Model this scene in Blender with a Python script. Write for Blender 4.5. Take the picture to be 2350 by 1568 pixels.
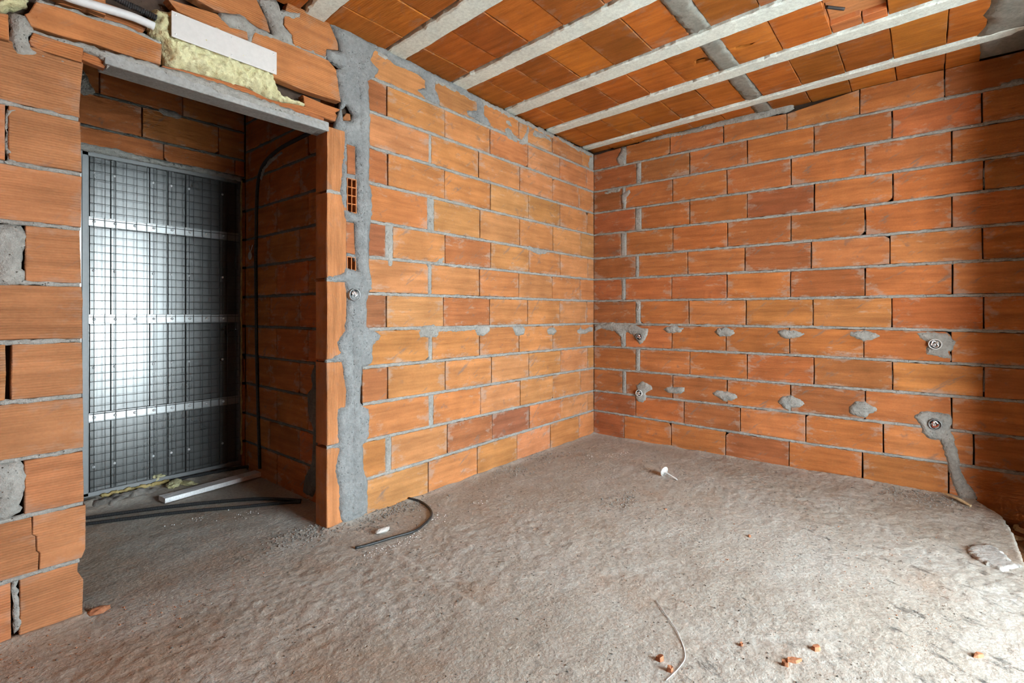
import bpy, bmesh, math, random
import numpy as np
from mathutils import Vector, Matrix, noise
from mathutils.geometry import delaunay_2d_cdt

# ------------------------------------------------------------------ scene reset
for o in list(bpy.data.objects):
    bpy.data.objects.remove(o)
SC = bpy.context.scene
COL = SC.collection
R = random.Random(7)

# ------------------------------------------------------------------ camera
cam_d = bpy.data.cameras.new('camera')
cam_d.sensor_width = 36.0
cam_d.lens = 17.587
cam_d.shift_y = -0.02738
cam_d.clip_start = 0.05
cam = bpy.data.objects.new('camera', cam_d)
COL.objects.link(cam)
cam.location = (-4.190, -2.4526, 1.1498)
cam.rotation_euler = (math.radians(90), 0, math.radians(39.638 - 90))
SC.camera = cam

# ------------------------------------------------------------------ world: overcast sky, daylight enters by the balcony door
W = bpy.data.worlds.new('overcast_sky')
SC.world = W
W.use_nodes = True
bg = W.node_tree.nodes['Background']
bg.inputs[0].default_value = (0.80, 0.95, 1.03, 1)
bg.inputs[1].default_value = 24.0
WX0, WX1, WZ1 = -2.90, -1.40, 2.45          # balcony opening in the wall behind the camera
WY = -3.75
def portal(name, loc, rot, sx, sy):
    d = bpy.data.lights.new(name, 'AREA'); d.shape = 'RECTANGLE'; d.size = sx; d.size_y = sy
    d.cycles.is_portal = True
    o = bpy.data.objects.new(name, d); COL.objects.link(o); o.location = loc; o.rotation_euler = rot
    return o
portal('window_portal', ((WX0 + WX1) / 2, WY - .2, WZ1 / 2), (math.radians(90), 0, 0), WX1 - WX0, WZ1)
vs = SC.view_settings
vs.view_transform = 'Standard'; vs.look = 'None'; vs.gamma = 1.0; vs.use_curve_mapping = False
vs.exposure = 0.80
SC.cycles.max_bounces = 6
SC.cycles.diffuse_bounces = 5
SC.cycles.glossy_bounces = 2
SC.cycles.transmission_bounces = 0
SC.cycles.transparent_max_bounces = 2
SC.cycles.caustics_reflective = False
SC.cycles.caustics_refractive = False
SC.cycles.use_adaptive_sampling = True
SC.cycles.adaptive_threshold = 0.1
SC.cycles.adaptive_min_samples = 10

# ------------------------------------------------------------------ measured tables (metres)
D = {"jA":[[0.009,0.003],[0.222,0.206],[0.41,0.425],[0.627,0.635],[0.835,0.843],[1.052,1.059],[1.269,1.264],[1.474,1.473],[1.674,1.678],[1.9,1.898],[2.108,2.105],[2.313,2.307],[2.513,2.504]],"jB":[[0.009,-0.002,-0.002],[0.222,0.199,0.205],[0.41,0.416,0.415],[0.627,0.626,0.631],[0.835,0.84,0.831],[1.052,1.05,1.041],[1.269,1.262,1.263],[1.474,1.471,1.472],[1.674,1.678,1.685],[1.9,1.885,1.9],[2.108,2.095,2.093],[2.313,2.312,2.306],[2.513,2.516,2.511]],"jBu":[0.0,1.775,2.895],"jAu":[0.0,-2.501],"VB":[[0.318,0.76,1.209,1.662,2.113,2.561],[0.431,0.872,1.321,1.772,2.229,2.678],[[0.296,0.338],0.773,1.221,1.673,2.128,2.575],[[0.428,0.474],0.921,1.372,1.824,2.278,2.724],[[0.289,0.333],0.766,1.213,1.667,2.121,2.571],[[0.428,0.478],0.913,1.363,1.817,2.275,2.722],[[0.289,0.333],0.766,1.22,1.673,2.128,2.579],[[0.428,0.462],0.902,1.354,1.807,2.264,2.717],[[0.281,0.342],0.775,1.225,1.676,2.128,2.577],[[0.424,0.487],0.919,1.372,1.827,2.28,2.724],[[0.294,0.333],0.773,1.22,1.676,2.128,2.575],[[0.436,0.483],0.919,1.372,1.825,2.276,2.715],[[0.281,0.338],0.748,1.193,1.649,2.098,2.541]],"topB":[[0.0,2.667],[0.311,2.685],[0.748,2.689],[1.193,2.672],[1.647,2.667],[2.098,2.722],[2.54,2.721],[2.895,2.721]],"VA":[[-2.069,-1.615,-1.166,-0.717,-0.266],[[-2.396,-2.355],-1.902,-1.453,-1.01,-0.563,-0.107],[[-2.064,-2.024],-1.579,-1.128,-0.682,-0.235],[-2.38,-1.921,-1.464,-1.016,-0.563,-0.111],[[-2.064,-2.035],-1.59,-1.139,-0.682,-0.242],[-2.391,-1.937,-1.483,-1.033,-0.58,-0.127],[[-2.068,-2.039],-1.59,-1.144,-0.691,-0.247],[[-2.396,-2.343],-1.924,-1.473,-1.016,-0.57,-0.111],[[-2.075,-2.02],-1.586,-1.133,-0.682,-0.235],[-2.38,-1.927,-1.475,-1.022,-0.576,-0.127],[[-2.063,-2.041],-1.599,-1.133,-0.688,-0.269],[-2.387,-1.925,-1.479,-1.027,-0.576,-0.135],[-2.057,-1.594,-1.144,-0.691,-0.212]],"pierz":[0.029,0.221,0.432,0.636,0.84,1.049,1.257,1.468,1.674,1.88,2.085],"pier":[[[[-3.769,0.039],[-3.767,0.145],[-3.784,0.181]],[-3.962,-3.941]],[[[-3.782,0.2],[-3.762,0.258],[-3.762,0.374]],None],[[[-3.764,0.394],[-3.768,0.586]],[-4.02,-3.928]],[[[-3.767,0.614],[-3.768,0.817]],None],[[[-3.769,0.837],[-3.771,1.026]],[-3.975,-3.961]],[[[-3.771,1.059],[-3.769,1.199],[-3.773,1.256]],None],[[[-3.774,1.272],[-3.777,1.461]],[-3.978,-3.926]],[[[-3.773,1.502],[-3.773,1.675]],None],[[[-3.773,1.691],[-3.776,1.879]],[-3.976,-3.968]],[[[-3.778,1.911],[-3.769,2.09]],None]],"bricksA":[[[-3.898,2.267],[-3.825,2.276],[-3.74,2.276],[-3.637,2.285],[-3.516,2.271],[-3.52,2.186],[-3.661,2.182],[-3.74,2.183],[-3.825,2.173],[-3.911,2.172],[-3.928,2.209],[-3.917,2.218]],[[-3.905,2.152],[-3.836,2.151],[-3.767,2.152],[-3.771,2.09],[-3.872,2.088],[-3.911,2.102],[-3.917,2.12]],[[-4.014,2.178],[-3.968,2.188],[-3.965,2.089],[-4.014,2.085]],[[-3.764,2.151],[-3.749,2.149],[-3.688,2.145],[-3.7,2.108],[-3.769,2.115]],[[-3.139,2.485],[-3.037,2.497],[-2.761,2.5],[-2.713,2.462],[-2.689,2.301],[-2.904,2.293],[-3.042,2.299],[-3.11,2.301],[-3.167,2.379],[-3.161,2.422]],[[-3.414,2.524],[-3.143,2.661],[-3.086,2.569],[-3.069,2.515],[-3.131,2.513],[-3.209,2.539],[-3.296,2.507]],[[-3.499,2.473],[-3.304,2.496],[-3.252,2.46],[-3.176,2.473],[-3.172,2.436],[-3.213,2.431],[-3.404,2.434],[-3.463,2.439]],[[-2.996,2.642],[-2.983,2.702],[-2.915,2.706],[-2.761,2.704],[-2.738,2.672],[-2.707,2.615],[-2.7,2.578],[-2.771,2.554],[-2.776,2.513],[-2.95,2.501],[-2.959,2.548],[-3.001,2.586]],[[-2.895,2.272],[-2.781,2.266],[-2.679,2.264],[-2.713,2.239],[-2.673,2.189],[-3.029,2.19],[-2.963,2.207],[-2.885,2.217]],[[-3.512,2.185],[-3.439,2.198],[-3.302,2.207],[-3.184,2.213],[-3.077,2.193],[-2.963,2.198],[-2.784,2.191],[-2.784,2.166],[-2.983,2.17],[-3.19,2.172],[-3.372,2.168],[-3.512,2.164]],[[-3.843,2.301],[-3.757,2.31],[-3.637,2.297],[-3.578,2.298],[-3.556,2.338],[-3.578,2.373],[-3.691,2.372]]],"bricksA2":[[[-2.649,2.084],[-2.597,2.083],[-2.595,1.923],[-2.647,1.921]],[[-2.655,1.656],[-2.603,1.654],[-2.597,1.48],[-2.655,1.484]]],"mortA":[[[[-3.968,2.189],[-3.952,2.204],[-3.928,2.205],[-3.911,2.178],[-3.899,2.165],[-3.856,2.165],[-3.751,2.173],[-3.7,2.171],[-3.588,2.181],[-3.52,2.182],[-3.422,2.191],[-3.265,2.188],[-3.027,2.178],[-2.766,2.167],[-2.776,2.138],[-3.027,2.131],[-3.265,2.133],[-3.422,2.144],[-3.588,2.145],[-3.675,2.152],[-3.691,2.134],[-3.684,2.119],[-3.7,2.103],[-3.696,2.135],[-3.75,2.147],[-3.856,2.144],[-3.91,2.148],[-3.919,2.119],[-3.911,2.099],[-3.872,2.085],[-3.771,2.085],[-3.774,2.075],[-3.875,2.073],[-3.924,2.062],[-3.946,2.053],[-3.952,2.07],[-3.965,2.088],[-3.963,2.146]],0.012],[[[-3.896,2.276],[-3.825,2.287],[-3.74,2.288],[-3.637,2.297],[-3.578,2.291],[-3.515,2.279],[-3.516,2.265],[-3.637,2.276],[-3.74,2.271],[-3.825,2.271],[-3.898,2.262]],0.006],[[[-3.131,2.654],[-3.037,2.696],[-3.018,2.651],[-2.915,2.684],[-2.915,2.646],[-3.001,2.614],[-3.001,2.586],[-2.959,2.548],[-2.954,2.508],[-2.892,2.516],[-2.771,2.519],[-2.774,2.5],[-2.915,2.495],[-3.054,2.488],[-3.172,2.466],[-3.178,2.423],[-3.165,2.421],[-3.151,2.422],[-3.147,2.469],[-3.19,2.467],[-3.247,2.454],[-3.302,2.481],[-3.296,2.507],[-3.209,2.543],[-3.131,2.518],[-3.054,2.511],[-3.082,2.575]],0.014],[[[-2.751,2.706],[-2.702,2.622],[-2.697,2.575],[-2.779,2.551],[-2.769,2.513],[-2.692,2.487],[-2.728,2.457],[-2.71,2.397],[-2.684,2.293],[-2.718,2.176],[-2.718,2.143],[-2.665,2.141],[-2.673,2.061],[-2.684,1.946],[-2.687,1.903],[-2.697,1.82],[-2.671,1.675],[-2.649,1.64],[-2.625,1.535],[-2.649,1.461],[-2.668,1.375],[-2.774,1.348],[-2.769,1.309],[-2.671,1.321],[-2.663,1.278],[-2.655,1.211],[-2.668,1.061],[-2.713,0.994],[-2.713,0.968],[-2.694,0.934],[-2.771,0.908],[-2.769,0.89],[-2.687,0.879],[-2.663,0.731],[-2.668,0.644],[-2.71,0.636],[-2.715,0.535],[-2.71,0.454],[-2.761,0.443],[-2.761,0.429],[-2.702,0.412],[-2.728,0.296],[-2.705,0.196],[-2.702,0.065],[-2.679,-0.006],[-2.6,-0.012],[-2.521,0.005],[-2.51,0.188],[-2.538,0.242],[-2.547,0.402],[-2.507,0.434],[-2.501,0.6],[-2.567,0.649],[-2.567,0.835],[-2.555,0.839],[-2.483,0.856],[-2.483,0.968],[-2.414,1.014],[-2.521,1.079],[-2.521,1.206],[-2.555,1.255],[-2.483,1.287],[-2.492,1.352],[-2.521,1.469],[-2.501,1.646],[-2.483,1.711],[-2.492,1.869],[-2.513,1.903],[-2.504,1.979],[-2.513,2.124],[-2.495,2.241],[-2.504,2.351],[-2.521,2.455],[-2.445,2.55],[-2.439,2.575],[-2.498,2.598],[-2.466,2.666],[-2.411,2.662],[-2.333,2.636],[-2.252,2.64],[-2.15,2.646],[-2.097,2.626],[-2.1,2.586],[-2.167,2.552],[-2.16,2.538],[-2.097,2.518],[-2.005,2.498],[-1.967,2.51],[-1.964,2.543],[-2.005,2.605],[-1.998,2.651],[-1.89,2.66],[-1.768,2.649],[-1.704,2.646],[-1.626,2.641],[-1.621,2.593],[-1.73,2.559],[-1.73,2.529],[-1.549,2.503],[-1.483,2.503],[-1.464,2.534],[-1.54,2.587],[-1.544,2.655],[-1.594,2.695],[-1.683,2.695],[-1.789,2.71],[-1.929,2.704],[-2.042,2.705],[-2.167,2.713],[-2.285,2.712],[-2.411,2.713],[-2.472,2.709],[-2.558,2.709],[-2.641,2.715],[-2.707,2.71]],0.016],[[[-2.15,1.026],[-2.129,1.061],[-2.097,1.082],[-2.024,1.087],[-1.983,1.064],[-1.929,1.057],[-1.768,1.059],[-1.639,1.05],[-1.63,1.063],[-1.479,1.069],[-1.474,1.021],[-1.54,0.985],[-1.617,0.991],[-1.639,1.026],[-1.768,1.023],[-1.85,1.023],[-1.975,1.026],[-1.99,0.99],[-2.035,0.994],[-2.039,0.924],[-2.028,0.845],[-2.068,0.848],[-2.061,0.926],[-2.068,0.993],[-2.132,0.998]],0.01],[[[-1.224,1.041],[-1.182,1.061],[-1.095,1.056],[-1.067,1.024],[-1.078,0.983],[-1.139,0.968],[-1.192,0.98]],0.016],[[[-0.777,1.013],[-0.714,1.038],[-0.643,1.025],[-0.623,0.991],[-0.669,0.962],[-0.752,0.972]],0.016],[[[-0.317,0.998],[-0.242,1.02],[-0.166,1.006],[-0.056,1.033],[-0.007,1.015],[-0.016,0.974],[-0.088,0.971],[-0.158,0.953],[-0.272,0.957]],0.012],[[[-1.367,2.614],[-1.317,2.623],[-1.297,2.586],[-1.176,2.57],[-1.171,2.531],[-1.149,2.516],[-1.171,2.504],[-1.16,2.49],[-1.139,2.492],[-1.061,2.582],[-1.039,2.644],[-0.993,2.678],[-1.027,2.57],[-1.027,2.508],[-1.095,2.476],[-1.171,2.48],[-1.281,2.481],[-1.317,2.53],[-1.317,2.547],[-1.276,2.575],[-1.245,2.567],[-1.214,2.533],[-1.171,2.531],[-1.203,2.569],[-1.255,2.621]],0.01],[[[-0.952,2.647],[-0.727,2.652],[-0.688,2.596],[-0.79,2.613],[-0.887,2.587],[-0.97,2.586]],0.006],[[[-0.59,2.69],[-0.257,2.677],[-0.212,2.62],[-0.331,2.63],[-0.474,2.637],[-0.543,2.642]],0.006],[[[-1.122,1.655],[-1.01,1.694],[-0.923,1.689],[-0.752,1.681],[-0.777,1.642],[-0.911,1.629],[-1.01,1.656]],0.008],[[[-2.024,1.481],[-1.975,1.513],[-1.933,1.531],[-1.933,1.477],[-2.005,1.466]],0.006],[[[-2.396,1.657],[-2.374,1.655],[-2.34,1.605],[-2.343,1.461],[-2.349,1.429],[-2.38,1.427],[-2.39,1.483]],0.008],[[[-0.104,2.56],[-0.088,2.527],[-0.04,2.508],[-0.007,2.532],[-0.007,2.649],[-0.072,2.646]],0.008],[[[-4.014,1.457],[-3.978,1.462],[-3.933,1.463],[-3.921,1.419],[-3.93,1.364],[-3.935,1.326],[-3.917,1.273],[-3.946,1.249],[-3.976,1.24],[-4.014,1.253]],0.012],[[[-4.014,0.639],[-3.935,0.628],[-3.921,0.586],[-3.926,0.518],[-3.938,0.475],[-3.935,0.447],[-3.962,0.437],[-4.014,0.431]],0.012],[[[-3.974,1.855],[-3.957,1.87],[-3.937,1.86],[-3.957,1.839],[-3.967,1.815],[-3.971,1.784],[-3.961,1.756],[-3.963,1.725],[-3.954,1.7],[-3.941,1.682],[-3.946,1.668],[-3.969,1.672],[-3.975,1.707],[-3.975,1.782]],0.006],[[[-3.961,0.236],[-3.941,0.244],[-3.946,0.203],[-3.939,0.123],[-3.93,0.086],[-3.933,0.044],[-3.951,0.03],[-3.957,0.086],[-3.959,0.147]],0.004]],"ridge":[[-2.609,2.482],[-2.515,2.467],[-2.507,2.196],[-2.513,1.895],[-2.507,1.647],[-2.513,1.448],[-2.501,1.299],[-2.536,1.198],[-2.536,1.05],[-2.553,0.878],[-2.57,0.659],[-2.553,0.509],[-2.553,0.312],[-2.536,0.16],[-2.524,0.013],[-2.641,0.02],[-2.633,0.234],[-2.636,0.475],[-2.63,0.715],[-2.641,0.957],[-2.647,1.101],[-2.636,1.221],[-2.581,1.344],[-2.592,1.466],[-2.57,1.639],[-2.581,1.882],[-2.586,2.173],[-2.592,2.366]],"stub":[[-2.679,2.261],[-2.641,2.302],[-2.609,2.259],[-2.625,2.215],[-2.673,2.206]],"stub2":[[-2.671,2.221],[-2.649,2.256],[-2.622,2.26],[-2.619,2.227],[-2.657,2.206]],"cells":[[-2.649,1.897],[-2.589,1.899],[-2.589,1.709],[-2.649,1.719]],"cells2":[[-2.649,1.465],[-2.597,1.46],[-2.592,1.388],[-2.649,1.401]],"hole1":[[-3.042,2.299],[-2.943,2.288],[-2.904,2.237],[-2.915,2.222],[-2.963,2.222],[-3.025,2.243]],"plate":[[-3.493,2.408],[-3.055,2.412],[-3.051,2.303],[-3.493,2.3]],"foam":[[-3.559,2.328],[-3.548,2.369],[-3.551,2.394],[-3.536,2.419],[-3.515,2.42],[-3.495,2.422],[-3.484,2.435],[-3.439,2.441],[-3.406,2.434],[-3.355,2.432],[-3.302,2.438],[-3.247,2.442],[-3.213,2.429],[-3.17,2.426],[-3.141,2.426],[-3.09,2.431],[-3.057,2.419],[-3.048,2.363],[-3.04,2.293],[-3.018,2.249],[-2.992,2.237],[-2.938,2.239],[-2.892,2.239],[-2.876,2.235],[-2.883,2.22],[-2.915,2.214],[-2.961,2.206],[-3.027,2.204],[-3.086,2.197],[-3.141,2.203],[-3.178,2.215],[-3.228,2.201],[-3.302,2.203],[-3.389,2.204],[-3.471,2.186],[-3.501,2.199],[-3.506,2.233],[-3.512,2.267],[-3.524,2.286],[-3.545,2.298]],"crack":[[-3.909,0.405],[-3.908,0.361],[-3.899,0.352],[-3.898,0.3],[-3.89,0.289],[-3.892,0.224]],"foam_corner":[[-4.009,2.225],[-3.957,2.258],[-3.912,2.274],[-3.919,2.249],[-3.94,2.236],[-3.95,2.219],[-3.965,2.216],[-3.978,2.197],[-3.994,2.192],[-4.009,2.182]],"hole_corner":[[-3.95,2.221],[-3.919,2.252],[-3.901,2.258],[-3.899,2.24],[-3.917,2.216],[-3.929,2.217],[-3.946,2.212]],"pipe_white":[[-3.924,2.321],[-3.843,2.32],[-3.782,2.321],[-3.677,2.332],[-3.607,2.336],[-3.545,2.33]],"pipe_black":[[-3.691,2.392],[-3.636,2.381],[-3.578,2.376],[-3.536,2.37]],"mortB":[[[[0.419,1.054],[0.495,1.024],[0.561,1.025],[0.553,0.975],[0.528,0.916],[0.495,0.876],[0.462,0.866],[0.432,0.905],[0.394,0.951],[0.351,0.973],[0.316,0.957],[0.298,0.868],[0.338,0.838],[0.281,0.835],[0.281,0.927],[0.218,0.978],[0.15,0.985],[0.081,1.004],[0.01,0.969],[0.0,1.032],[0.104,1.058],[0.196,1.079],[0.263,1.06],[0.351,1.053]],0.014],[[[0.678,1.012],[0.721,1.043],[0.806,1.048],[0.877,1.023],[0.843,0.982],[0.74,0.972]],0.016],[[[1.117,0.992],[1.142,1.032],[1.209,1.044],[1.273,1.02],[1.286,0.996],[1.246,0.964],[1.165,0.958]],0.016],[[[1.573,1.023],[1.632,1.034],[1.705,1.029],[1.789,0.999],[1.736,0.972],[1.676,0.957],[1.603,0.968]],0.016],[[[2.025,0.996],[2.046,1.027],[2.128,1.038],[2.193,1.022],[2.226,0.993],[2.164,0.962],[2.125,0.954],[2.078,0.974]],0.016],[[[2.393,1.024],[2.461,1.037],[2.515,1.032],[2.556,1.028],[2.598,0.971],[2.587,0.93],[2.567,0.907],[2.575,0.853],[2.536,0.861],[2.439,0.884],[2.444,0.924],[2.457,0.952],[2.422,0.979]],0.014],[[[0.424,0.526],[0.445,0.512],[0.487,0.551],[0.528,0.543],[0.598,0.511],[0.594,0.472],[0.537,0.443],[0.537,0.381],[0.503,0.346],[0.445,0.355],[0.419,0.392],[0.436,0.457]],0.012],[[[0.678,0.488],[0.721,0.518],[0.881,0.533],[0.881,0.489],[0.843,0.463],[0.74,0.456]],0.016],[[[1.09,0.492],[1.138,0.529],[1.226,0.527],[1.299,0.51],[1.312,0.48],[1.259,0.45],[1.199,0.437],[1.142,0.469]],0.016],[[[1.579,0.483],[1.621,0.533],[1.676,0.546],[1.742,0.524],[1.775,0.486],[1.733,0.455],[1.676,0.442],[1.667,0.418],[1.627,0.436]],0.018],[[[2.033,0.503],[2.071,0.544],[2.128,0.548],[2.193,0.511],[2.203,0.485],[2.152,0.458],[2.135,0.432],[2.071,0.435],[2.035,0.455]],0.018],[[[2.387,0.488],[2.429,0.522],[2.504,0.528],[2.567,0.517],[2.583,0.464],[2.571,0.421],[2.587,0.383],[2.61,0.264],[2.628,0.159],[2.652,0.101],[2.68,0.07],[2.7,0.005],[2.632,-0.03],[2.6,-0.003],[2.573,0.084],[2.552,0.198],[2.531,0.286],[2.515,0.338],[2.472,0.337],[2.424,0.372],[2.422,0.428],[2.391,0.46]],0.016],[[[0.232,2.584],[0.272,2.645],[0.307,2.677],[0.351,2.628],[0.338,2.563],[0.333,2.504],[0.272,2.508],[0.241,2.546]],0.01],[[[0.445,2.68],[0.602,2.715],[0.721,2.714],[0.836,2.699],[1.124,2.717],[1.325,2.723],[1.513,2.732],[1.685,2.722],[1.696,2.674],[1.65,2.66],[1.573,2.66],[1.452,2.643],[1.389,2.652],[1.292,2.652],[1.159,2.659],[0.983,2.654],[0.836,2.662],[0.721,2.665],[0.602,2.665]],0.012],[[[2.784,2.536],[2.859,2.545],[2.899,2.543],[2.899,2.494],[2.84,2.491],[2.803,2.499]],0.006],[[[0.281,2.249],[0.385,2.289],[0.385,2.237],[0.351,2.203],[0.342,2.104],[0.298,2.11],[0.285,2.184]],0.008],[[[0.081,2.284],[0.173,2.315],[0.281,2.313],[0.281,2.273],[0.15,2.269]],0.005]],"boxesB":[[0.474,0.941,0.03],[0.472,0.437,0.03],[2.495,0.954,0.034],[2.495,0.444,0.034]],"boxA":[-2.617,1.253,0.035],"cable":[[-2.799,-0.307],[-2.727,-0.329],[-2.611,-0.348],[-2.493,-0.378],[-2.392,-0.346],[-2.298,-0.292],[-2.234,-0.2],[-2.2,-0.08],[-2.232,-0.008]],"scrap":[[-2.64,-0.253],[-2.549,-0.239]],"anchor":[[-0.781,-1.025],[-0.815,-1.129]],"flake":[[-0.906,-2.601],[-0.837,-2.628],[-0.783,-2.679],[-0.789,-2.714],[-0.867,-2.738],[-0.963,-2.758],[-0.971,-2.786],[-1.006,-2.761],[-1.07,-2.714],[-1.044,-2.673],[-0.988,-2.625]],"chips":[[-2.596,-1.771],[-2.627,-1.817],[-2.361,-2.097],[-2.326,-2.114],[-2.213,-2.163],[-1.904,-2.587],[-1.426,-1.751],[-2.346,-1.958],[-1.351,-1.274]],"wire":[[-2.274,-1.616],[-2.366,-1.707],[-2.421,-1.762],[-2.519,-1.826],[-2.591,-1.836],[-2.68,-1.826]],"splinter":[[-0.048,-2.53],[-0.173,-2.655]],"trench_chips":[[0.239,-2.749],[0.16,-2.797],[0.248,-2.859],[-0.076,-2.878],[-0.228,-2.845]],"foamstrip":[[-3.213,1.222],[-3.201,1.042],[-2.622,1.095],[-2.602,1.294]],"pipe1":[[-3.591,1.149],[-3.284,1.009],[-3.033,0.874],[-2.807,0.689],[-2.668,0.476]],"pipe2":[[-3.606,1.06],[-3.221,0.853],[-2.926,0.648],[-2.769,0.544],[-2.682,0.45]],"edge":[[-0.013,-2.687],[-0.232,-2.784],[-0.509,-2.801],[-0.897,-2.8]],"crackline":[[-2.695,-0.511],[-2.715,-0.68],[-2.729,-0.854],[-2.753,-1.035]],"rubble":[[-2.52,-0.069],[-2.36,-0.015],[-2.273,-0.068],[-2.908,0.015],[-2.797,0.043],[-0.131,-2.31],[-0.123,-2.44],[-0.115,-2.564],[-3.447,1.573],[-3.323,1.483],[-1.393,-1.02],[-0.946,-0.104],[-1.359,-0.128]],"polycrumbs":[[-2.776,-0.4],[-2.668,-0.425],[-2.49,-0.409],[-2.364,-0.349],[-2.281,-0.31],[-2.582,-0.417],[-0.558,-0.477],[-0.468,-0.547],[-0.724,-0.372],[-1.956,-0.341],[-2.962,0.56],[-3.159,0.703]],"lumps":[[-3.139,1.473],[-3.076,1.346],[-3.01,1.318],[-3.093,1.664],[-3.037,1.525],[-2.843,1.585]],"conduit3":[[-3.06,1.402],[-2.884,1.383],[-2.637,1.355],[-2.559,1.324]],"hang":[[-0.418,2.259],[-0.588,2.254],[-0.788,2.247],[-0.928,2.23],[-1.044,2.2],[-1.123,2.154],[-1.171,2.071],[-1.192,1.92],[-1.199,1.705],[-1.206,1.52],[-1.199,1.211],[-1.192,0.902],[-1.178,0.595],[-1.157,0.29],[-1.144,0.063]],"hangm":[[-0.83,2.227],[-0.806,2.205],[-0.973,2.18],[-1.083,2.147],[-1.137,2.065],[-1.151,2.098],[-1.103,2.166],[-0.992,2.213]],"tag":[-1.255,1.561],"side_joints":[],"rod":[[-1.227,2.06],[-1.192,2.136]],"hA":[[-1.095,1.351],[-1.111,1.373],[-1.109,1.409],[-1.085,1.437],[-1.06,1.435],[-1.054,1.401],[-1.061,1.366],[-1.061,1.35]],"hB":[[-1.105,1.555],[-1.115,1.589],[-1.116,1.625],[-1.097,1.663],[-1.095,1.702],[-1.075,1.667],[-1.077,1.627],[-1.084,1.588]],"SV":[[-1.011,-0.602],[-0.906,-0.496]]}

# ------------------------------------------------------------------ materials
def newmat(name):
    m = bpy.data.materials.new(name); m.use_nodes = True
    nt = m.node_tree; b = nt.nodes['Principled BSDF']
    return m, nt, b
def nd(nt, t, **kw):
    n = nt.nodes.new(t)
    for k, v in kw.items():
        if k == 'ins':
            for i, x in v.items(): n.inputs[i].default_value = x
        else: setattr(n, k, v)
    return n
def lk(nt, a, b): nt.links.new(a, b)
def math_n(nt, op, a=None, b=None, c=None):
    n = nd(nt, 'ShaderNodeMath', operation=op)
    for i, x in enumerate((a, b, c)):
        if x is None: continue
        if hasattr(x, 'is_linked') or hasattr(x, 'links'): lk(nt, x, n.inputs[i])
        else: n.inputs[i].default_value = x
    return n.outputs[0]
def mixc(nt, fac, a, b, mode='MIX'):
    n = nd(nt, 'ShaderNodeMix', data_type='RGBA', blend_type=mode)
    for i, x in ((0, fac), (6, a), (7, b)):
        if hasattr(x, 'links'): lk(nt, x, n.inputs[i])
        else: n.inputs[i].default_value = x if i == 0 else (*x, 1)
    return n.outputs[2]
def noise_n(nt, vec, scale, detail=4, rough=.55):
    n = nd(nt, 'ShaderNodeTexNoise', ins={'Scale': scale, 'Detail': detail, 'Roughness': rough})
    if vec is not None: lk(nt, vec, n.inputs['Vector'])
    return n.outputs[0]
def ramp(nt, fac, lo, hi):
    n = nd(nt, 'ShaderNodeMapRange', ins={1: lo, 2: hi}); n.clamp = True
    lk(nt, fac, n.inputs[0]); return n.outputs[0]
def mapped(nt, vec, scale, off=None):
    n = nd(nt, 'ShaderNodeMapping'); n.inputs['Scale'].default_value = scale
    lk(nt, vec, n.inputs[0])
    if off is not None: lk(nt, off, n.inputs['Location'])
    return n.outputs[0]
def bump(nt, h, strength, dist, b):
    n = nd(nt, 'ShaderNodeBump', ins={'Strength': strength, 'Distance': dist})
    lk(nt, h, n.inputs['Height']); lk(nt, n.outputs[0], b.inputs['Normal'])

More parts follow.
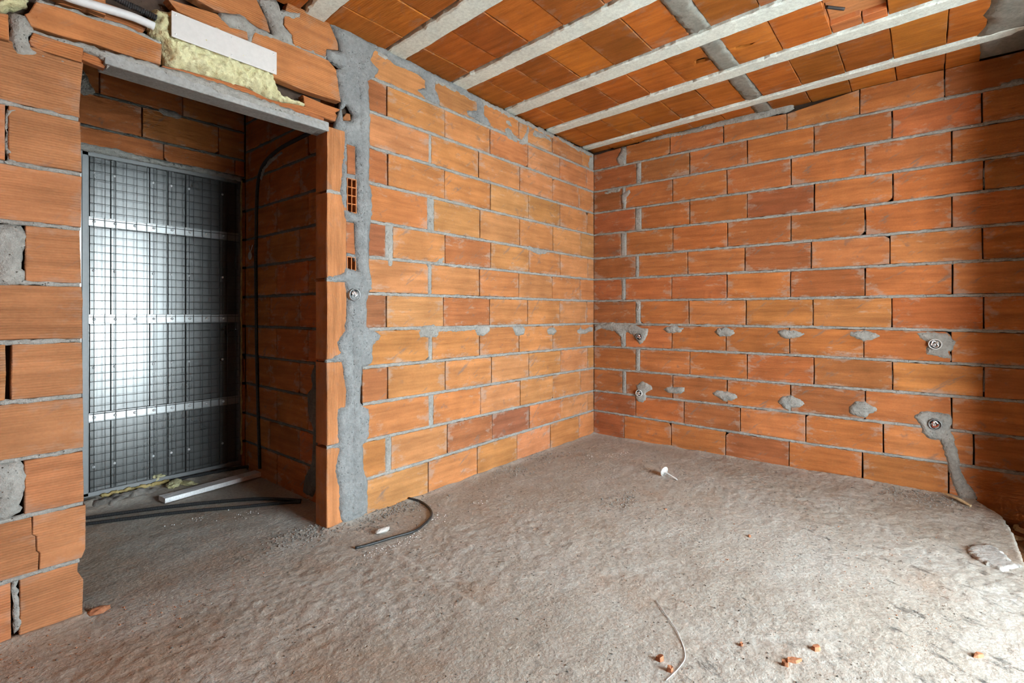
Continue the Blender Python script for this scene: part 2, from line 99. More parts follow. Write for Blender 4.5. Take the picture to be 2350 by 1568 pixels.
def brick_mat(name, pitch=.013, groove=.5, scuff=.5, turn=False):
    m, nt, b = newmat(name)
    oi = nd(nt, 'ShaderNodeObjectInfo'); tc = nd(nt, 'ShaderNodeTexCoord')
    off = nd(nt, 'ShaderNodeVectorMath', operation='SCALE'); off.inputs[0].default_value = (31.7, 17.3, 23.1)
    lk(nt, oi.outputs['Random'], off.inputs['Scale'])
    oc = tc.outputs['Object']; of = off.outputs[0]
    if turn:
        mp = nd(nt, 'ShaderNodeMapping'); mp.inputs['Rotation'].default_value = (0, 0, math.radians(90)); lk(nt, oc, mp.inputs[0]); oc = mp.outputs[0]
    streak = noise_n(nt, mapped(nt, oc, (2.2, 26, 10), of), 1.0, 3, .6)
    fine = noise_n(nt, mapped(nt, oc, (1, 1, 1), of), 90, 2, .7)
    blot = noise_n(nt, mapped(nt, oc, (1, 1, 1), of), 5.5, 2, .6)
    c = mixc(nt, 1.0, oi.outputs['Color'], mixc(nt, ramp(nt, streak, .3, .72), (.74, .70, .66), (1.16, 1.13, 1.1)), 'MULTIPLY')
    c = mixc(nt, 1.0, c, mixc(nt, ramp(nt, blot, .3, .7), (.86, .84, .82), (1.1, 1.09, 1.08)), 'MULTIPLY')
    c = mixc(nt, 1.0, c, mixc(nt, fine, (.84, .84, .84), (1.12, 1.12, 1.12)), 'MULTIPLY')
    # dry mortar smears and dark scuffs
    sm = noise_n(nt, mapped(nt, oc, (5, 13, 10), of), 1.0, 5, .72)
    c = mixc(nt, math_n(nt, 'MULTIPLY', ramp(nt, sm, .60, .76), scuff), c, (.42, .36, .30))
    dk = noise_n(nt, mapped(nt, oc, (9, 9, 9), of), 1.3, 4, .7)
    c = mixc(nt, math_n(nt, 'MULTIPLY', ramp(nt, dk, .62, .72), scuff), c, (.14, .10, .08))
    gs = nd(nt, 'ShaderNodeSeparateXYZ'); lk(nt, tc.outputs['Generated'], gs.inputs[0])
    ex = math_n(nt, 'ABSOLUTE', math_n(nt, 'SUBTRACT', gs.outputs[0], .5)); ey = math_n(nt, 'ABSOLUTE', math_n(nt, 'SUBTRACT', gs.outputs[1], .5))
    ed = math_n(nt, 'MULTIPLY', math_n(nt, 'MAXIMUM', math_n(nt, 'ADD', math_n(nt, 'MULTIPLY', ex, 1.0), .01), ey), 2.0)
    en = noise_n(nt, mapped(nt, oc, (9, 15, 9), of), 1.0, 4, .7)
    em = ramp(nt, math_n(nt, 'ADD', ed, math_n(nt, 'MULTIPLY', en, 2.2)), 2.02, 2.28)
    c = mixc(nt, math_n(nt, 'MULTIPLY', em, scuff * .75), c, (.34, .29, .245))
    rt = nd(nt, 'ShaderNodeMapping'); rt.inputs['Rotation'].default_value = (0, 0, math.radians(-38)); lk(nt, oc, rt.inputs[0])
    sc = noise_n(nt, mapped(nt, rt.outputs[0], (5, 26, 10), of), 1.0, 4, .72)
    c = mixc(nt, math_n(nt, 'MULTIPLY', ramp(nt, sc, .60, .69), min(1, scuff * 1.2)), c, (.17, .125, .10))
    lk(nt, c, b.inputs['Base Color']); b.inputs['Roughness'].default_value = .88
    b.inputs['Specular IOR Level'].default_value = .25
    sp = nd(nt, 'ShaderNodeSeparateXYZ'); lk(nt, oc, sp.inputs[0])
    wob = noise_n(nt, mapped(nt, oc, (14, 30, 1), of), 1.0, 2, .5)
    yy = math_n(nt, 'ADD', sp.outputs[1], math_n(nt, 'MULTIPLY', wob, .004))
    w = math_n(nt, 'SINE', math_n(nt, 'MULTIPLY', yy, 2 * math.pi / pitch))
    w = math_n(nt, 'MULTIPLY', math_n(nt, 'POWER', math_n(nt, 'ADD', math_n(nt, 'MULTIPLY', w, .5), .5), 2.2), groove)
    amp = ramp(nt, noise_n(nt, mapped(nt, oc, (1.2, 5, 1), of), 1.4, 2), .34, .62)
    h = math_n(nt, 'ADD', math_n(nt, 'MULTIPLY', w, amp), math_n(nt, 'MULTIPLY', fine, .35))
    bump(nt, h, .55, .0022, b)
    return m
M_BRICK = brick_mat('clay_brick', .0092, .9, .55)
M_BRICK_NEAR = brick_mat('clay_brick_grooved', .0092, 2.6, .22)
M_BLOCK = brick_mat('clay_ceiling_block', .012, 1.0, .22, True)
M_JAMB = brick_mat('clay_brick_end', .0092, 3.4, .22)

def grainy(name, c0, c1, scale=60, big=6, bumps=.6, dist=.004, rough=.95, pit=True):
    m, nt, b = newmat(name)
    tc = nd(nt, 'ShaderNodeTexCoord'); oi = nd(nt, 'ShaderNodeObjectInfo')
    g = nd(nt, 'ShaderNodeNewGeometry'); v = g.outputs['Position']
    f1 = noise_n(nt, v, scale, 3, .7); f2 = noise_n(nt, v, big, 3, .6)
    c = mixc(nt, ramp(nt, f2, .3, .7), c0, c1)
    c = mixc(nt, 1.0, c, mixc(nt, ramp(nt, f1, .25, .75), (.76, .76, .76), (1.16, 1.16, 1.16)), 'MULTIPLY')
    if pit:
        vo = nd(nt, 'ShaderNodeTexVoronoi', ins={'Scale': scale * 1.3}); lk(nt, v, vo.inputs['Vector'])
        p = ramp(nt, vo.outputs['Distance'], .08, .20)
        pm = ramp(nt, noise_n(nt, v, big * 3, 3), .5, .62)
        pf = math_n(nt, 'MULTIPLY', math_n(nt, 'SUBTRACT', 1.0, p), pm)
        f1 = math_n(nt, 'SUBTRACT', f1, math_n(nt, 'MULTIPLY', pf, 1.6))
        gr = nd(nt, 'ShaderNodeTexVoronoi', ins={'Scale': scale * 2.1}); lk(nt, v, gr.inputs['Vector'])
        gf = math_n(nt, 'MULTIPLY', math_n(nt, 'SUBTRACT', 1.0, ramp(nt, gr.outputs['Distance'], .10, .22)), ramp(nt, noise_n(nt, v, big * 4 + 9, 3), .46, .6))
        c = mixc(nt, math_n(nt, 'MULTIPLY', gf, .6), c, tuple(x * .35 for x in c0))
    lk(nt, c, b.inputs['Base Color']); b.inputs['Roughness'].default_value = rough
    b.inputs['Specular IOR Level'].default_value = .2
    bump(nt, f1, bumps, dist, b)
    return m
M_MORTAR = grainy('cement_mortar', (.245, .232, .208), (.345, .328, .298), 55, 7, 1.0, .009)
M_MORTAR_DARK = grainy('cement_backing', (.055, .035, .024), (.085, .055, .04), 40, 7, .5)
M_MORTAR_GREY = grainy('chase_mortar', (.185, .188, .184), (.262, .265, .258), 55, 7, 1.0, .009)
M_MORTAR_DGREY = grainy('dark_grey_mortar', (.11, .108, .10), (.17, .165, .15), 55, 7, 1.0, .009)  # darker grey mortar for the recess walls
M_CONC = grainy('precast_concrete', (.62, .66, .60), (.72, .765, .70), 60, 5, .7, .004)
M_CONC_GREY = grainy('site_concrete', (.20, .195, .17), (.28, .27, .235), 45, 6, .5, .004)
M_LINTEL = grainy('lintel_concrete', (.25, .245, .235), (.33, .32, .305), 60, 6, .6, .004)
M_FOAM = grainy('foam_cream', (.50, .455, .25), (.61, .565, .35), 40, 12, .9, .010, .7, False)
M_FOAM_Y = grainy('foam_yellow', (.34, .25, .09), (.48, .37, .17), 40, 12, .9, .008, .7, False)
M_POLY = grainy('polystyrene_white', (.72, .72, .72), (.82, .82, .82), 150, 12, .5, .002, .8, False)
M_CHIP = grainy('clay_chip', (.32, .125, .06), (.42, .18, .095), 80, 20, .6, .002, .9, False)
M_WOOD = grainy('wood_splinter', (.50, .36, .20), (.62, .47, .28), 80, 20, .6, .002, .8, False)
M_STONE = grainy('rubble_grey', (.19, .17, .15), (.30, .27, .24), 70, 15, .8, .004)
M_PALE = grainy('pale_bounce', (.55, .55, .53), (.62, .62, .60), 20, 3, .3)  # kept pale so the added outside slabs bounce neutral light
M_GRIT = grainy('dark_grit', (.09, .08, .07), (.16, .14, .12), 70, 15, .8, .004)
M_SUB = grainy('brown_earth', (.16, .07, .025), (.26, .12, .05), 30, 9, .8, .008)

def plain(name, col, rough=.6, metal=0.0, nb=0, spec=.5):
    m, nt, b = newmat(name)
    b.inputs['Base Color'].default_value = (*col, 1); b.inputs['Roughness'].default_value = rough
    b.inputs['Metallic'].default_value = metal; b.inputs['Specular IOR Level'].default_value = spec
    g = nd(nt, 'ShaderNodeNewGeometry')
    f = noise_n(nt, g.outputs['Position'], 60, 4)
    c = mixc(nt, f, tuple(x * .88 for x in col), tuple(min(1, x * 1.1) for x in col))
    lk(nt, c, b.inputs['Base Color'])
    if nb: bump(nt, f, nb, .002, b)
    return m
M_WHITE = plain('white_plastic', (.53, .50, .47), .45)
M_PIPE = plain('white_pipe_sleeve', (.56, .555, .55), .6, 0, .3)
M_BLACK = plain('black_plastic', (.018, .018, .019), .5)
M_CABLE = plain('black_rubber', (.016, .016, .017), .5)
M_IRON = plain('rusted_rod', (.03, .026, .024), .6)
M_DARK = plain('screw_dark', (.015, .015, .015), .6, 0, 0, .2)
M_SCREW = plain('bright_screw', (.85, .85, .85), .22, .35)
M_FOIL = plain('crumpled_foil', (.75, .75, .76), .25, .9, .8)
M_WIRE = plain('mesh_wire_steel', (.05, .05, .05), .55, .3)
M_REDW = plain('red_cable_skin', (.30, .05, .02), .5)

def sheet_mat():
    m, nt, b = newmat('galvanised_sheet')
    g = nd(nt, 'ShaderNodeNewGeometry')
    n1 = noise_n(nt, g.outputs['Position'], 3.0, 4); n2 = noise_n(nt, g.outputs['Position'], 160, 3)
    lk(nt, mixc(nt, n2, (.10, .0985, .095), (.135, .133, .129)), b.inputs['Base Color'])
    b.inputs['Metallic'].default_value = .72
    n = nd(nt, 'ShaderNodeMapRange', ins={1: .3, 2: .7, 3: .26, 4: .33}); lk(nt, n1, n.inputs[0]); lk(nt, n.outputs[0], b.inputs['Roughness'])
    bump(nt, n1, .10, .01, b)
    return m
M_SHEET = sheet_mat()
M_STILE = plain('zinc_primer', (.17, .17, .168), .5, .4, .1)
M_GALV = plain('galvanised_profile', (.28, .278, .272), .36, .7, .1)

def floor_mat():
    m, nt, b = newmat('cement_screed')
    g = nd(nt, 'ShaderNodeNewGeometry'); v = g.outputs['Position']
    big = noise_n(nt, v, .9, 2, .55); mid = noise_n(nt, v, 3.2, 5, .62)
    fine = noise_n(nt, v, 58, 3, .6); grit = noise_n(nt, v, 170, 3, .7)
    c = mixc(nt, ramp(nt, big, .32, .68), (.362, .320, .270), (.447, .418, .374))
    c = mixc(nt, math_n(nt, 'MULTIPLY', ramp(nt, mid, .45, .68), .75), c, (.445, .426, .39))
    c = mixc(nt, 1.0, c, mixc(nt, ramp(nt, fine, .28, .72), (.80, .79, .78), (1.13, 1.13, 1.13)), 'MULTIPLY')
    c = mixc(nt, 1.0, c, mixc(nt, grit, (.82, .82, .82), (1.15, 1.15, 1.15)), 'MULTIPLY')
    # dark boot and bitumen marks, drawn out along one direction, clustered
    vr = nd(nt, 'ShaderNodeMapping'); vr.inputs['Rotation'].default_value = (0, 0, math.radians(-58)); lk(nt, v, vr.inputs[0])
    st = noise_n(nt, mapped(nt, vr.outputs[0], (10, 18, 12)), 1.0, 6, .72)
    fy = nd(nt, 'ShaderNodeSeparateXYZ'); lk(nt, v, fy.inputs[0])
    cl = ramp(nt, math_n(nt, 'ADD', noise_n(nt, v, 2.6, 3), math_n(nt, 'MULTIPLY', math_n(nt, 'SUBTRACT', -1.75, fy.outputs[1]), .22)), .50, .66)
    cl = math_n(nt, 'MULTIPLY', cl, ramp(nt, fy.outputs[0], -.45, -1.1))
    c = mixc(nt, math_n(nt, 'MULTIPLY', math_n(nt, 'MULTIPLY', ramp(nt, st, .55, .66), cl), .85), c, (.075, .068, .062))
    # brick dust
    bd = ramp(nt, math_n(nt, 'ADD', noise_n(nt, v, 2.3, 4), math_n(nt, 'MULTIPLY', ramp(nt, fy.outputs[0], -2.6, -3.9), .16)), .56, .74)
    c = mixc(nt, math_n(nt, 'MULTIPLY', bd, .42), c, (.33, .205, .125))
    # small pits
    vo = nd(nt, 'ShaderNodeTexVoronoi', ins={'Scale': 22, 'Randomness': 1}); lk(nt, v, vo.inputs['Vector'])
    pit = math_n(nt, 'SUBTRACT', 1.0, ramp(nt, vo.outputs['Distance'], .05, .11))
    pit = math_n(nt, 'MULTIPLY', pit, ramp(nt, noise_n(nt, v, 5, 3), .52, .6))
    lk(nt, c, b.inputs['Base Color']); b.inputs['Roughness'].default_value = .9
    b.inputs['Specular IOR Level'].default_value = .25
    h = math_n(nt, 'ADD', math_n(nt, 'MULTIPLY', fine, 1.0), math_n(nt, 'MULTIPLY', grit, .15))
    h = math_n(nt, 'SUBTRACT', h, math_n(nt, 'MULTIPLY', pit, 1.3))
    bump(nt, h, .55, .0065, b)
    return m
M_FLOOR = floor_mat()
M_FLAKE = grainy('loose_screed', (.36, .34, .315), (.46, .44, .41), 45, 9, .9, .005)

# ------------------------------------------------------------------ frames: local (u, v, n) to world
FR = {
    'A': (Matrix(((1, 0, 0), (0, 0, -1), (0, 1, 0))), Vector((0, 0, 0))),           # wall y=0, faces -Y: u=X v=Z
    'B': (Matrix(((0, 0, -1), (-1, 0, 0), (0, 1, 0))), Vector((0, 0, 0))),          # wall x=0, faces -X: u=-Y v=Z
    'S': (Matrix(((0, 0, -1), (-1, 0, 0), (0, 1, 0))), Vector((-2.61, 0, 0))),      # side wall of the entrance recess
    'K': (Matrix(((1, 0, 0), (0, 0, -1), (0, 1, 0))), Vector((0, 1.40, 0))),        # back wall of the entrance recess
    'F': (Matrix(((1, 0, 0), (0, 1, 0), (0, 0, 1))), Vector((0, 0, 0))),            # floor
    'C': (Matrix(((1, 0, 0), (0, -1, 0), (0, 0, -1))), Vector((0, 0, 2.69))),       # ceiling underside: u=X v=-Y
}
def place(o, fr, u, v, n=0.0):
    Mx, org = FR[fr]
    o.matrix_world = Matrix.Translation(org + Mx @ Vector((u, v, n))) @ Mx.to_4x4()
def P3(fr, u, v, n=0.0):
    Mx, org = FR[fr]
    return org + Mx @ Vector((u, v, n))

def link(name, me, mat, parent=None, fr=None, at=None):
    o = bpy.data.objects.new(name, me); COL.objects.link(o)
    if mat is not None and not me.materials: me.materials.append(mat)
    if fr is not None: place(o, fr, *at)
    if parent is not None:
        mb = o.matrix_basis.copy()
        o.parent = parent
        o.matrix_parent_inverse = parent.matrix_basis.inverted() if parent.parent is None else (parent.parent.matrix_basis @ parent.matrix_parent_inverse @ parent.matrix_basis).inverted()
        o.matrix_basis = mb
    return o
def mesh(vs, fs, smooth=False, name='mesh'):
    me = bpy.data.meshes.new(name); me.from_pydata([tuple(v) for v in vs], [], fs)
    me.update()
    if smooth: me.polygons.foreach_set('use_smooth', [True] * len(me.polygons))
    return me
def tag(o, label=None, cat=None, group=None, kind=None):
    if label: o['label'] = label
    if cat: o['category'] = cat
    if group: o['group'] = group
    if kind: o['kind'] = kind
    return o
def empty(name, loc=(0, 0, 0)):
    o = bpy.data.objects.new(name, None); COL.objects.link(o); o.location = loc; o.empty_display_size = .05
    return o
def boxes(lst):
    vs, fs = [], []
    for (x0, x1, y0, y1, z0, z1) in lst:
        k = len(vs)
        vs += [(x, y, z) for x in (x0, x1) for y in (y0, y1) for z in (z0, z1)]
        fs += [(k, k+1, k+3, k+2), (k+4, k+6, k+7, k+5), (k, k+4, k+5, k+1), (k+2, k+3, k+7, k+6), (k, k+2, k+6, k+4), (k+1, k+5, k+7, k+3)]
    return vs, fs
def structure(name, lst, mat, label=None):
    vs, fs = boxes(lst)
    o = link(name, mesh(vs, fs), mat); o['kind'] = 'structure'
    if label: o['label'] = label
    return o

# ---- a brick: irregular outline, arris, body reaching back into the wall
def ring_brick(outline, front=0.0, back=.05, arris=.003):
    n = len(outline)
    a = sum(outline[i][0] * outline[(i+1) % n][1] - outline[(i+1) % n][0] * outline[i][1] for i in range(n))
    if a < 0: outline = outline[::-1]
    ins = []
    for i in range(n):
        p, q, r = (Vector(outline[(i + k) % n]) for k in (-1, 0, 1))
        d1 = (q - p).normalized(); d2 = (r - q).normalized()
        nn = Vector((-d1.y - d2.y, d1.x + d2.x))
        nn = nn.normalized() if nn.length > 1e-6 else Vector((-d1.y, d1.x))
        ins.append(q + nn * arris)
    vs = [(p.x, p.y, front) for p in ins] + [(p[0], p[1], front - arris) for p in outline] + [(p[0], p[1], -back) for p in outline]
    fs = [tuple(range(n))]
    for i in range(n):
        j = (i + 1) % n
        fs += [(i, n + i, n + j, j), (n + i, 2*n + i, 2*n + j, n + j)]
    fs.append(tuple(range(3*n - 1, 2*n - 1, -1)))
    return vs, fs
def quad_outline(c, rnd, jit=.0016, nl=4, ns=2, chip=None):
    # c = BL BR TR TL
    pts = []
    for e in range(4):
        p, q = Vector(c[e]), Vector(c[(e+1) % 4]); ln = (q - p).length
        k = nl if e % 2 == 0 else ns
        for i in range(k):
            t = i / k
            pt = p.lerp(q, t)
            if i == 0 and chip == e:
                pts.append(p.lerp(q, min(.5, .035 / max(ln, .01))) if False else pt + (q - p).normalized() * rnd.uniform(.012, .03)); continue
            pts.append(pt + Vector((rnd.uniform(-jit, jit), rnd.uniform(-jit, jit))))
        if chip is not None and (chip - 1) % 4 == e:
            pts.append(q - (q - p).normalized() * rnd.uniform(.015, .03))
    return [(p.x, p.y) for p in pts]
TONE_A = [(.43, .182, .066), (.44, .188, .070), (.415, .172, .060), (.455, .202, .082), (.425, .176, .062)]
TONE_B = [(.405, .140, .042), (.425, .150, .046), (.375, .126, .038), (.44, .162, .052), (.395, .136, .042)]  # deeper than the left wall's: orange bounce light mixed into the colour
TONE_DARK = [(.31, .115, .045), (.29, .108, .048), (.33, .122, .048)]
def brick(parent, fr, corners, mat, tone, rnd, name='brick', proud=None, back=.05, jit=.0016, arris=.003, chip=None, nl=4, ns=2):
    cx = sum(p[0] for p in corners) / 4; cy = sum(p[1] for p in corners) / 4
    loc = [(p[0] - cx, p[1] - cy) for p in corners]
    if chip is None and rnd.random() < .10: chip = rnd.randrange(4)
    ol = quad_outline(loc, rnd, jit, nl, ns, chip)
    vs, fs = ring_brick(ol, 0, back, arris)
    o = link(name, mesh(vs, fs), mat, parent, fr, (cx, cy, rnd.uniform(-.002, .0022) if proud is None else proud))
    o.color = (*[x * rnd.uniform(.93, 1.06) for x in tone], 1)
    return o
def poly_brick(parent, fr, outline, mat, tone, rnd, name='brick', proud=.0, back=.05, jit=.0015, arris=.003):
    cx = sum(p[0] for p in outline) / len(outline); cy = sum(p[1] for p in outline) / len(outline)
    pts = []
    n = len(outline)
    for i in range(n):
        p = Vector(outline[i]); q = Vector(outline[(i+1) % n]); k = max(1, int((q - p).length / .06))
        for j in range(k):
            s = p.lerp(q, j / k)
            pts.append((s.x - cx + rnd.uniform(-jit, jit), s.y - cy + rnd.uniform(-jit, jit)))
    vs, fs = ring_brick(pts, 0, back, arris)
    o = link(name, mesh(vs, fs), mat, parent, fr, (cx, cy, proud))
    o.color = (*tone, 1)
    return o

# ---- trowelled patch of mortar / foam: constrained triangulation of a ragged outline, domed and lumpy
def inside(pts, poly):
    x, y = pts[:, 0], pts[:, 1]; c = np.zeros(len(pts), bool)
    n = len(poly)
    for i in range(n):
        x1, y1 = poly[i]; x2, y2 = poly[(i+1) % n]
        if y1 == y2: continue
        m = ((y1 > y) != (y2 > y)) & (x < (x2 - x1) * (y - y1) / (y2 - y1) + x1)
        c ^= m
    return c
def edist(pts, poly):
    d = np.full(len(pts), 1e9); n = len(poly)
    for i in range(n):
        a = np.array(poly[i]); b = np.array(poly[(i+1) % n]); ab = b - a
        t = np.clip(((pts - a) @ ab) / max(ab @ ab, 1e-12), 0, 1)
        d = np.minimum(d, np.linalg.norm(pts - a - t[:, None] * ab, axis=1))
    return d
def patch_mesh(outline, thick, rnd, res=.012, jit=.004, edge_w=.02, amp=.004, freq=22, base=-.006, holes=(), puffy=False):
    ol = []
    n = len(outline)
    for i in range(n):
        p = Vector(outline[i]); q = Vector(outline[(i+1) % n]); L = (q - p).length; k = max(1, int(L / res))
        for j in range(k):
            s = p.lerp(q, j / k); ol.append((s.x + rnd.uniform(-jit, jit), s.y + rnd.uniform(-jit, jit)))
    op = np.array(ol); lo, hi = op.min(0), op.max(0)
    gx, gy = np.meshgrid(np.arange(lo[0], hi[0], res), np.arange(lo[1], hi[1], res))
    g = np.stack([gx.ravel(), gy.ravel()], 1)
    g += np.array([[rnd.uniform(-.3, .3) * res, rnd.uniform(-.3, .3) * res] for _ in range(len(g))]).reshape(-1, 2)
    keep = inside(g, ol) & (edist(g, ol) > res * .45) if len(g) else np.zeros(0, bool)
    g = g[keep]
    hol = []
    for h in holes:
        hp = []
        for i in range(len(h)):
            p = Vector(h[i]); q = Vector(h[(i+1) % len(h)]); k = max(1, int((q - p).length / res))
            for j in range(k):
                s = p.lerp(q, j / k); hp.append((s.x + rnd.uniform(-jit, jit) * .5, s.y + rnd.uniform(-jit, jit) * .5))
        hol.append(hp)
        if len(g): g = g[~inside(g, hp) & (edist(g, hp) > res * .45)]
    V = [Vector(p) for p in ol]; E = [(i, (i+1) % len(ol)) for i in range(len(ol))]
    for hp in hol:
        k = len(V); V += [Vector(p) for p in hp]; E += [(k + i, k + (i+1) % len(hp)) for i in range(len(hp))]
    V += [Vector(p) for p in g]
    v2, e2, f2, *_ = delaunay_2d_cdt(V, E, [], 1, 1e-6)
    v = np.array([(p.x, p.y) for p in v2])
    d = edist(v, ol)
    for hp in hol: d = np.minimum(d, edist(v, hp))
    t = np.clip(d / edge_w, 0, 1); t = np.sqrt(t) * (1 - .25 * (1 - t))
    off = Vector((rnd.uniform(0, 99), rnd.uniform(0, 99), 0))
    vs = []
    for (x, y), tt, dd in zip(v, t, d):
        q = Vector((x * freq, y * freq, 0)) + off
        nz = .55 - noise.voronoi(q + .35 * noise.noise_vector(q * .8))[0][0] * 1.1 + .25 * noise.noise(q * .5) if puffy else noise.fractal(q, .7, 2.1, 3)
        vs.append((x, y, base + (thick - base) * tt + (amp * nz * min(1, dd / res) if dd > 1e-5 else 0)))
    fs = []
    for f in f2:
        c = np.array([[sum(v[i][0] for i in f) / len(f), sum(v[i][1] for i in f) / len(f)]])
        if any(inside(c, hp)[0] for hp in hol): continue
        a = sum(v[f[i]][0] * v[f[(i+1) % len(f)]][1] - v[f[(i+1) % len(f)]][0] * v[f[i]][1] for i in range(len(f)))
        fs.append(tuple(f) if a > 0 else tuple(f)[::-1])
    # skirt down into the wall
    from collections import Counter
    cnt = Counter()
    for f in fs:
        for i in range(len(f)): cnt[(f[i], f[(i+1) % len(f)])] += 1
    bd = [e for e in cnt if (e[1], e[0]) not in cnt]
    low = {}
    for e in bd:
        for i in e:
            if i not in low: low[i] = len(vs); vs.append((vs[i][0], vs[i][1], base - .02))
    for a, b2 in bd: fs.append((b2, a, low[a], low[b2]))
    return vs, fs
def patch(name, parent, fr, outline, thick, mat, rnd, smooth=True, n0=0.0, **kw):
    cx = sum(p[0] for p in outline) / len(outline); cy = sum(p[1] for p in outline) / len(outline)
    hs = [[(x - cx, y - cy) for x, y in h] for h in kw.pop('holes', ())]
    vs, fs = patch_mesh([(p[0] - cx, p[1] - cy) for p in outline], thick, rnd, holes=hs, **kw)
    return link(name, mesh(vs, fs, smooth), mat, parent, fr, (cx, cy, n0))

# ---- a bed of mortar between two courses
def bed(parent, fr, line, half, rnd, mat, proud=.0, name='mortar_bed', step=.018, ragged=.0045):
    # line: list of (u, v) the bed follows
    pts = []
    for (u0, v0), (u1, v1) in zip(line, line[1:]):
        k = max(2, int(abs(u1 - u0) / step))
        pts += [(u0 + (u1 - u0) * i / k, v0 + (v1 - v0) * i / k) for i in range(k)]
    pts.append(line[-1])
    if pts[0][0] > pts[-1][0]: pts = pts[::-1]
    cx = pts[len(pts)//2][0]; cy = pts[len(pts)//2][1]
    o1, o2, o3 = (rnd.uniform(0, 90) for _ in range(3))
    vs, fs = [], []
    for i, (u, v) in enumerate(pts):
        wt = half + ragged * noise.noise(Vector((u * 26, o1, 0))) + ragged * .7 * rnd.uniform(-1, 1) + .004 * max(0, noise.noise(Vector((u * 5, o1, 3))))
        wb = half + ragged * noise.noise(Vector((u * 26, o2, 0))) + ragged * .7 * rnd.uniform(-1, 1)
        p = proud + .0035 * noise.noise(Vector((u * 14, o3, 0))) + rnd.uniform(-.0012, .0012)
        for dv, h in ((-wb, -.012), (-wb * .85, p - .002), (rnd.uniform(-.2, .2) * half, p + rnd.uniform(-.001, .0015)), (wt * .85, p - .002), (wt, -.012)):
            vs.append((u - cx, v - cy + dv, h))
        if i:
            a = (i - 1) * 5; b = i * 5
            for j in range(4): fs.append((a + j, b + j, b + j + 1, a + j + 1))
    return link(name, mesh(vs, fs, True), mat, parent, fr, (cx, cy, 0))

def catmull(pts, sub=8):
    pts = [Vector(p) for p in pts]; out = []
    for i in range(len(pts) - 1):
        p0 = pts[max(i-1, 0)]; p1 = pts[i]; p2 = pts[i+1]; p3 = pts[min(i+2, len(pts)-1)]
        for j in range(sub):
            t = j / sub
            out.append(.5 * ((2*p1) + (-p0 + p2) * t + (2*p0 - 5*p1 + 4*p2 - p3) * t*t + (-p0 + 3*p1 - 3*p2 + p3) * t*t*t))
    out.append(pts[-1]); return out
def tube(path, r, seg=10, ridge=0.0, every=2, taper=None):
    vs, fs = [], []
    up = Vector((.13, .21, .97))
    for i, p in enumerate(path):
        d = (path[min(i+1, len(path)-1)] - path[max(i-1, 0)]).normalized()
        s = d.cross(up); s = s.normalized() if s.length > 1e-4 else Vector((1, 0, 0)); t = s.cross(d)
        rr = r + (ridge if (i // every) % 2 else 0)
        if taper: rr *= taper(i / (len(path) - 1))
        for k in range(seg):
            a = 2 * math.pi * k / seg; vs.append(p + (s * math.cos(a) + t * math.sin(a)) * rr)
        if i:
            b = (i-1) * seg; c = i * seg
            for k in range(seg): fs.append((b + k, b + (k+1) % seg, c + (k+1) % seg, c + k))
    fs.append(tuple(range(seg))[::-1]); fs.append(tuple(range(len(vs) - seg, len(vs))))
    return vs, fs
def resample(path, step):
    L = [0]
    for a, b in zip(path, path[1:]): L.append(L[-1] + (b - a).length)
    n = max(2, int(L[-1] / step)); out = []
    j = 0
    for i in range(n + 1):
        s = L[-1] * i / n
        while j < len(L) - 2 and L[j+1] < s: j += 1
        t = (s - L[j]) / max(L[j+1] - L[j], 1e-9); out.append(path[j].lerp(path[j+1], t))
    return out
def lump(seed, sx, sy, sz, sub=2, amp=.25, freq=2.0):
    bm = bmesh.new(); bmesh.ops.create_icosphere(bm, subdivisions=sub, radius=1)
    off = Vector((seed * 7.3, seed * 3.1, seed))
    for v in bm.verts:
        k = 1 + amp * noise.fractal(v.co * freq + off, .8, 2.0, 3)
        v.co = Vector((v.co.x * sx * k, v.co.y * sy * k, v.co.z * sz * k))
    me = bpy.data.meshes.new('lump'); bm.to_mesh(me); bm.free()
    return me
def lathe(profile, seg=28):
    vs, fs = [], []
    for i, (r, z) in enumerate(profile):
        for k in range(seg):
            a = 2 * math.pi * k / seg; vs.append((r * math.cos(a), r * math.sin(a), z))
        if i:
            for k in range(seg):
                b = (i-1) * seg; c = i * seg; fs.append((b + k, b + (k+1) % seg, c + (k+1) % seg, c + k))
    return vs, fs
def shard(rnd, L, Wd, H):
    # angular broken chip: jittered convex prism
    n = rnd.choice((5, 6, 7)); pts = []
    for i in range(n):
        a = 2 * math.pi * (i + rnd.uniform(-.25, .25)) / n; pts.append((math.cos(a) * L * .5 * rnd.uniform(.75, 1.1), math.sin(a) * Wd * .5 * rnd.uniform(.75, 1.1)))
    vs = [(x, y, 0) for x, y in pts] + [(x * rnd.uniform(.7, .95), y * rnd.uniform(.7, .95), H * rnd.uniform(.7, 1.15)) for x, y in pts]
    fs = [tuple(range(n))[::-1], tuple(range(n, 2*n))] + [(i, (i+1) % n, n + (i+1) % n, n + i) for i in range(n)]
    return vs, fs

# ================================================================== THE SETTING
CZ = 2.69
